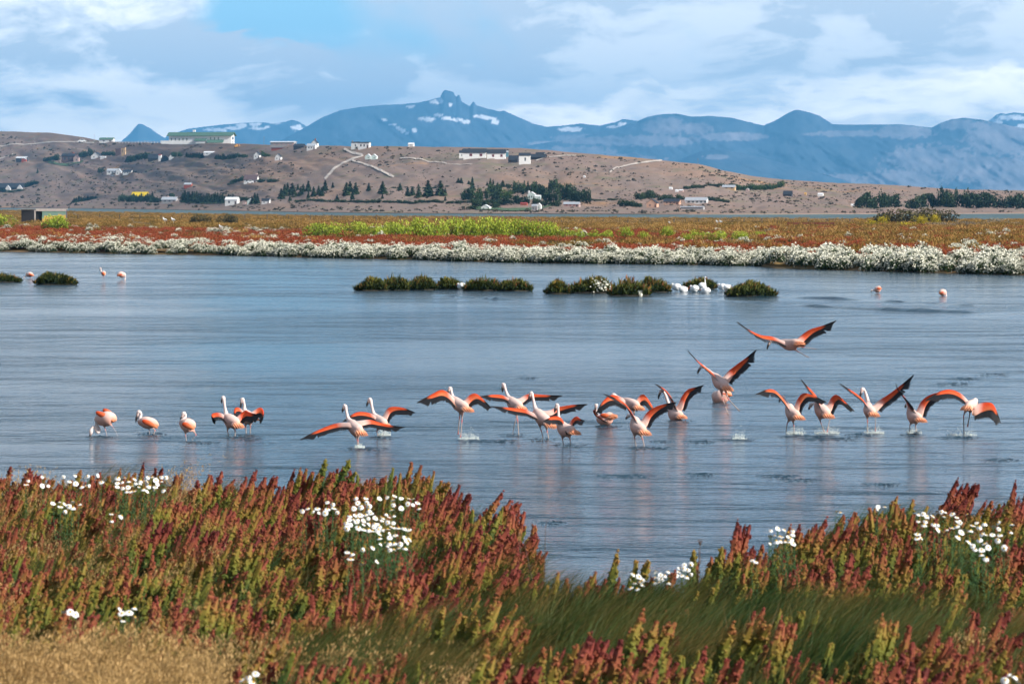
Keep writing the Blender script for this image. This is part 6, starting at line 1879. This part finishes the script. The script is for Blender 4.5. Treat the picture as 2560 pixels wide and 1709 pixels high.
# the big warehouse on the skyline
root, w, dp, hw, hr, s = house(503, 358, 160, 27, "white", "green", "long white warehouse with green roof on the skyline", .26, "front", .22, 0, False, yaw=-10, name="warehouse")
for k in range(5):
    x = -w / 2 + w * (.035 + .062 * k); link("window", boxm("window", (x, x + w * .014, -dp / 2 - .15, -dp / 2 + .1, hw * .35, hw * .66)), root, MR["green"])
for k in range(3):
    x = -w / 2 + w * (.665 + .062 * k); link("window", boxm("window", (x, x + w * .014, -dp / 2 - .15, -dp / 2 + .1, hw * .45, hw * .74)), root, MR["green"])
for (a0, a1, zt, zb) in ((.425, .61, .62, .34), (.62, .885, .46, .12)):
    x0, x1 = -w / 2 + w * a0, -w / 2 + w * a1; y = -dp / 2
    lt = link("lean_to", mesh_of("lean_to", [(x0, y, hw * zt), (x1, y, hw * zt), (x1, y - dp * .35, hw * zb), (x0, y - dp * .35, hw * zb), (x0, y, hw * zt - .5), (x1, y, hw * zt - .5), (x1, y - dp * .35, hw * zb - .5), (x0, y - dp * .35, hw * zb - .5)], [(0, 3, 2, 1), (4, 5, 6, 7), (0, 1, 5, 4), (1, 2, 6, 5), (2, 3, 7, 6), (3, 0, 4, 7)]), root, MR["green"])
    link("wall", boxm("wall", (x0 + 1, x1 - 1, y - dp * .30, y - dp * .28, 0, hw * zb - .3)), lt, MW["white"])
link("yard_wall", boxm("yard_wall", (-w / 2 - w * .10, -w / 2 + w * .09, -dp * .95, -dp * .93, -.5, hw * .34)), root, MW["white"])
link("door", boxm("door", (w / 2 - .1, w / 2 + .15, -dp * .1, dp * .12, 0, hw * .35)), root, PANE)
link("vent", boxm("vent", (-w * .14, -w * .10, -1, 1, hw + hr + .8, hw + hr + 2.6)), root, MW["white"])
house(267, 356, 36, 12, "white", "green", "small white building with green roof left of the warehouse", .35, "front", .4, 2, False, name="house")
house(54, 405, 27, 12, "dark", "light", "small shed with light roof and red end wall at far left", .3, "front", .6, 0, False, name="shed")
house(60, 405.5, 12, 9, "red", "light", "red lean-to at the right end of the small left shed", .3, "gable", .5, 0, False, name="shed")
house(172, 404, 34, 20, "brown", "dark", "dark brown house with green lawn on the upper left slope", .25, "front", .5, 2, chimney=(.3, CHIM))
house(191, 404, 14, 17, "pink", "brown", "pinkish gabled end beside the dark brown house", .3, "gable", .6, 1, False)
house(241, 397, 24, 15, "white", "dark", "white A-frame house among dark trees on the upper left slope", .62, "gable", .8, 1)
house(258, 398, 14, 6, "white", "light", "low white shed right of the A-frame house", .3, "front", .5, 0, False, name="shed")
house(296, 391, 14, 18, "brown", "brown", "brown windowless block left of the tan tower", .1, "front", .6, 0, False)
house(309, 391, 9, 21, "tan", "brown", "tall narrow tan tower on the upper left slope", .08, "front", .9, 1, name="tower")
house(281, 436, 26, 13, "white", "grey", "white cottage with grey roof, left of the cottage pair", .4, "front", .6, 2)
house(297, 436, 14, 15, "white", "grey", "white gabled cottage in the middle of the cottage pair", .5, "gable", .8, 1)
house(319, 436, 22, 11, "white", "dark", "low white cottage at the right end of the cottage pair", .45, "front", .6, 2)
house(28, 474, 92, 17, "dark", "dark", "long dark-roofed house with white dormers at the left edge", .55, "front", .3, 0, False)
for i, x in enumerate((2, 20, 49)):
    house(x, 476, 13, 13, "white", "light", "white gabled dormer front of the long dark house, " + ("leftmost", "middle", "rightmost")[i], .6, "gable", .3, 1, False, name="gable_front")
house(384, 402, 26, 16, "dark", "dark", "dark house left of the white chimney tower", .6, "front", .6, 2, False)
house(400, 402, 7, 16, "white", "red", "white chimney tower of the dark upper house", .1, "front", .9, 0, False, name="tower")
house(412, 400, 18, 14, "dark", "dark", "dark gabled house right of the white chimney tower", .55, "gable", .7, 1, False)
house(429, 394, 12, 12, "white", "dark", "small white gable at the right end of the dark upper houses", .5, "gable", .8, 0, False)
house(523, 388, 26, 8, "white", "white", "low white building peeping over the upper conifer row", .35, "front", .5, 2, False)
house(470, 471, 19, 12, "red", "grey", "small red shed with grey roof on the bare left slope", .35, "front", .6, 0, False, name="shed")
house(350, 492, 40, 14, "yellow" if "yellow" in MW else "cream", "yellow", "house with bright yellow roof behind dark trees, lower left", .75, "front", .5, 0, False)
house(424, 508, 38, 14, "grey", "grey", "grey house with pale metal roof in the lower left trees", .45, "front", .5, 2, chimney=(-.15, MW["pink"]))
house(580, 512, 32, 19, "white", "white", "white boxy house with white roof in the lower left trees", .3, "front", .6, 1)
house(625, 511, 12, 12, "mint", "light", "pale mint cabin right of the white boxy house", .35, "gable", .8, 1, False, name="cabin")
house(611, 511, 8, 9, "pink", "brown", "tiny pinkish hut left of the mint cabin", .35, "gable", .8, 0, False, name="hut")
house(665, 510, 20, 13, "white", "dark", "small white house with dark roof below the scattered conifers", .45, "front", .6, 1)
house(628, 457, 34, 20, "white", "brown", "white house with steep brown roof and pinkish chimney, middle left slope", .55, "front", .6, 2, chimney=(.36, MW["pink"]))
house(643, 398, 15, 17, "white", "dark", "white gabled cabin on the upper slope, left of two", .5, "gable", .9, 1, name="cabin")
house(696, 398, 15, 17, "white", "dark", "white gabled cabin on the upper slope, right of two", .5, "gable", .9, 1, name="cabin")
house(708, 366, 62, 13, "grey", "light", "grey unfinished long building on the skyline", .15, "front", .3, 5, False, winmat=MW["pink"])
house(698, 373, 38, 6, "red", "brown", "low reddish shed in front of the grey unfinished building", .3, "front", .4, 2, False, name="shed")
house(748, 371, 26, 12, "dark", "dark", "dark house between the unfinished building and the white skyline house", .45, "front", .6, 1, False)
house(779, 374, 22, 15, "white", "grey", "white skyline house with sloping annex", .35, "front", .6, 2)
house(787, 369, 16, 20, "white", "dark", "tall white gabled skyline house with brick chimney", .4, "gable", .8, 1, False, chimney=(.05, CHIM))
house(889, 371, 20, 17, "white", "dark", "white house with dark flat roof on the skyline, left block", .12, "front", .6, 1, False, chimney=(-.42, MW["grey"]))
house(911, 371, 28, 16, "white", "dark", "white house with dark flat roof on the skyline, right block", .12, "front", .6, 2)
house(921, 398, 15, 13, "mint", "white", "pale mint cabin by the road fork, left of two", .45, "gable", .8, 1, False, name="cabin")
house(936, 398, 14, 13, "mint", "white", "pale mint cabin by the road fork, right of two", .45, "gable", .8, 1, False, name="cabin")
house(1028, 365, 14, 9, "white", "white", "tiny white house alone on the bare skyline", .4, "front", .7, 1, False)
house(1187, 397, 56, 24, "white", "dark", "long white building with dark roof and maroon windows, left block", .34, "front", .3, 2, False, winmat=MAROON, yaw=-4)
house(1241, 397, 46, 24, "white", "dark", "long white building with dark roof and maroon windows, right block", .34, "front", .35, 2, False, winmat=MAROON, yaw=-4)
house(1154, 396, 12, 19, "white", "dark", "narrow white end block at the left of the long maroon-windowed building", .3, "front", .9, 1, False, yaw=-4)
house(1266, 392, 10, 15, "teal", "grey", "teal-painted end of the long maroon-windowed building", .2, "front", .9, 0, False, yaw=-4)
house(1312, 409, 28, 27, "white", "dark", "bright white tall house right of the long maroon-windowed building", .22, "front", .6, 1, False, yaw=-4)
house(1284, 404, 24, 18, "dark", "dark", "dark-roofed wing left of the bright white tall house", .6, "front", .6, 0, False)
house(1335, 398, 60, 14, "dark", "dark", "long dark roof behind the bright white tall house", .5, "front", .3, 0, False)
house(1351, 396, 22, 14, "white", "dark", "white gabled wing right of the bright white tall house", .5, "front", .6, 2, False)
house(1330, 501, 19, 18, "mint", "white", "pale mint house with chimney in the grove", .35, "gable", .8, 2, chimney=(-.42, MW["white"]))
house(1345, 501, 14, 10, "mint", "white", "low mint annex at the right of the pale mint house", .35, "front", .7, 1, False)
house(1215, 524, 22, 12, "white", "white", "small white gabled cottage on the lakeside lawn", .5, "gable", .8, 1, name="cottage")
house(1337, 527, 14, 16, "grey", "grey", "grey-white lakeside house, left block", .25, "front", .8, 1)
house(1348, 524, 11, 16, "white", "white", "white lakeside house, right block of the grey-white pair", .35, "gable", .8, 1, False)
house(1430, 517, 40, 12, "pink", "grey", "long low house with red and white front at the right of the grove", .4, "front", .4, 3, winmat=MW["red"])
house(1454, 502, 18, 10, "cream", "orange", "pale yellow roof in the right end of the grove", .7, "front", .8, 0, False)
house(1310, 515, 17, 7, "red", "red", "small maroon shed at the foot of the grove", .4, "front", .6, 0, False, name="shed")
house(1461, 443, 5, 5, "white", "white", "tiny white tank alone on the bare slope", .3, "front", .9, 0, False, name="tank")
house(1632, 517, 26, 21, "peach", "dark", "peach gabled house near the lake, right part of the slope", .5, "gable", .9, 1)
house(1681, 513, 40, 13, "peach", "dark", "low peach house with dark roof right of the peach gable", .5, "front", .5, 3)
house(1742, 507, 54, 16, "white", "grey", "long white house with grey roof and arched middle, lower right slope", .4, "front", .4, 5, False)
house(1732, 523, 58, 8, "grey", "grey", "low grey ruin by the water, lower right slope", .2, "front", .3, 2, False, chimney=(.02, MW["grey"]))
house(1677, 472, 8, 6, "white", "white", "tiny white hut, highest of three on the right slope", .4, "front", .8, 0, False, name="hut")
house(1692, 480, 7, 6, "white", "white", "tiny white hut, left of the lower two on the right slope", .4, "front", .8, 0, False, name="hut")
house(1703, 480, 11, 6, "pink", "white", "tiny pinkish hut, right of the lower two on the right slope", .4, "front", .8, 0, False, name="hut")
house(1823, 472, 32, 10, "tan", "grey", "tan house with grey roof in the upper right hedge", .5, "front", .5, 2, False)
house(1869, 477, 8, 8, "pink", "light", "tiny pinkish hut before the green trees, upper right slope", .4, "gable", .8, 0, False, name="hut")
house(1970, 488, 22, 13, "dark", "dark", "dark-roofed house alone on the right slope", .6, "front", .6, 1, False)
house(2014, 489, 5, 7, "tan", "orange", "tiny orange hut on the right slope", .4, "front", .8, 0, False, name="hut")
house(2052, 492, 13, 8, "white", "white", "small white house on the right slope beside the orange hut", .4, "front", .7, 0, False)
house(2132, 517, 8, 7, "white", "white", "tiny white hut left of the right shelter belt", .4, "front", .8, 0, False, name="hut")
house(2512, 512, 30, 9, "grey", "grey", "grey house half hidden in the right shelter belt", .4, "front", .5, 2, False)

# ---- orange digger near the warehouse, a parked white car, poles
def digger():
    p = hill_pos(592, 369); s = p.y / F; root = empty("digger", p); tag(root, "orange digger parked right of the warehouse", "digger")
    OR = plain("digger_paint", (.62, .30, .06), .5); TY = plain("track_rubber", (.02, .02, .02), .9); u = 15 * s
    link("body", boxm("body", (-u * .35, u * .2, -u * .2, u * .2, u * .14, u * .4)), root, OR)
    link("cab", boxm("cab", (-u * .1, u * .15, -u * .15, u * .15, u * .402, u * .62)), root, OR)
    for y0 in (-u * .26, u * .16): link("track", boxm("track", (-u * .4, u * .25, y0, y0 + u * .1, 0, u * .135)), root, TY)
    V, Fc = [], []; tube_into(V, Fc, [np.array([u * .18, 0, u * .32]), np.array([u * .4, 0, u * .55]), np.array([u * .52, 0, u * .15])], [u * .05, u * .045, u * .04], 5); link("arm", mesh_of("arm", V, Fc), root, OR)
digger()
def far_car(px, yb, wpx, lab, c):
    p = hill_pos(px, yb); s = p.y / F; root = empty("parked_car", p); tag(root, lab, "car", "cars parked on the hillside")
    L = wpx * s; PA = plain("car_paint", c, .3, .03); GL = PANE; TY = plain("tyre", (.02, .02, .02), .9)
    prof = [(-.5, .12), (-.5, .24), (-.3, .27), (-.18, .42), (.22, .42), (.38, .26), (.5, .22), (.5, .12)]
    V = [(x * L, y * L, z * L) for y in (-.2, .2) for x, z in prof]; n = len(prof)
    Fc = [tuple(range(n)), tuple(range(2 * n - 1, n - 1, -1))] + [(i, i + n, (i + 1) % n + n, (i + 1) % n) for i in range(n)]
    link("body", mesh_of("body", V, Fc), root, PA)
    link("side_window", mesh_of("side_window", [(x * L, -.206 * L, z * L) for x, z in ((-.24, .28), (-.15, .39), (.2, .39), (.3, .28))], [(0, 1, 2, 3)]), root, GL)
    for x in (-.3, .3):
        for y in (-.2, .17):
            V, Fc = [], []; tube_into(V, Fc, [np.array([x * L, y * L, .09 * L]), np.array([x * L, y * L + .04 * L, .09 * L])], [.09 * L] * 2, 10); link("wheel", mesh_of("wheel", V, Fc), root, TY)
far_car(281, 441, 12, "white car parked below the white cottages", (.8, .8, .8))
far_car(625, 459, 18, "white car parked before the pink-chimney house", (.8, .82, .84))
far_car(205, 356, 20, "white vehicle on the skyline road left of the small green-roofed building", (.78, .8, .8))
POLE = plain("utility_pole_wood", (.30, .27, .24), .8)
for i, (x, yb, h) in enumerate([(735, 505, 22), (828, 510, 20), (32, 392, 18), (145, 441, 14), (443, 398, 22), (553, 447, 16), (1222, 508, 24), (1395, 510, 24), (1405, 520, 16), (1700, 470, 20), (236, 357, 22), (86, 362, 20), (660, 359, 20), (1745, 408, 14)]):
    p = hill_pos(x, yb); s = p.y / F; V, Fc = [], []
    t = empty("utility_pole", p); tag(t, ["pale pole below the scattered conifers, left", "pale pole below the scattered conifers, right", "pole by the road at far left", "pole on the bare left slope above the dark-roofed house", "pole by the dark chimney house", "pole on the bare slope above the shelter row", "pole in the grove behind the lawn cottage", "pole in the grove left of the red and white house", "white mast at the left end of the red and white house", "pole on the right slope above the long grey house", "pole left of the small green-roofed building", "pole on the skyline road at far left", "pole right of the warehouse", "mast on the right skyline shoulder"][i], "pole", "poles on the hillside")
    tube_into(V, Fc, [np.array([0, 0, -.3]), np.array([0, 0, h * s])], [.35 * s, .25 * s], 6); link("shaft", mesh_of("shaft", V, Fc), t, POLE)
    link("crossarm", boxm("crossarm", (-1.6 * s, 1.6 * s, -.3 * s, .3 * s, h * s * .9, h * s * .9 + .5 * s)), t, POLE)
# white rail along the skyline road left of the warehouse
def skyline_fence():
    root = None
    for i, x in enumerate(range(290, 412, 8)):
        p = hill_pos(x, 358); s = p.y / F
        if root is None: root = empty("white_fence", p); tag(root, "pale post-and-rail fence on the skyline left of the warehouse", "fence"); org = p.copy()
        link("post", boxm("post", (-.5 * s, .5 * s, -.4 * s, .4 * s, -.5, 5 * s)), root, MW["white"], loc=p - org)
        if i:
            V, Fc = [], []; tube_into(V, Fc, [np.array(pp - org) + np.array([0, 0, 4.2 * s]), np.array(p - org) + np.array([0, 0, 4.2 * s])], [.45 * s] * 2, 4); link("rail", mesh_of("rail", V, Fc), root, MW["white"])
        pp = p
skyline_fence()
# ------------------------------------------------------------------ the air
def haze():
    x, y0, y1, z0, z1 = 22000, -420, 51500, -2.7, 1130
    vs = [(sx * x, y, z) for z in (z0, z1) for y in (y0, y1) for sx in (-1, 1)]
    fs = [(0, 2, 3, 1), (4, 5, 7, 6), (0, 1, 5, 4), (2, 6, 7, 3), (0, 4, 6, 2), (1, 3, 7, 5)]
    o = link("haze", mesh_of("haze", vs, fs))
    m = bpy.data.materials.new("air")
    m.use_nodes = True
    t = m.node_tree; t.nodes.clear()
    oo = t.nodes.new("ShaderNodeOutputMaterial")
    pv = t.nodes.new("ShaderNodeVolumePrincipled")
    pv.inputs["Color"].default_value = (0.17, 0.55, 1.0, 1)
    pv.inputs["Density"].default_value = HAZE
    pv.inputs["Anisotropy"].default_value = 0.0
    t.links.new(pv.outputs[0], oo.inputs["Volume"])
    o.data.materials.append(m)
    tag(o, "faint blue air between the camera and the far mountains", "haze", kind="stuff")
HAZE = 3.0e-5
haze()
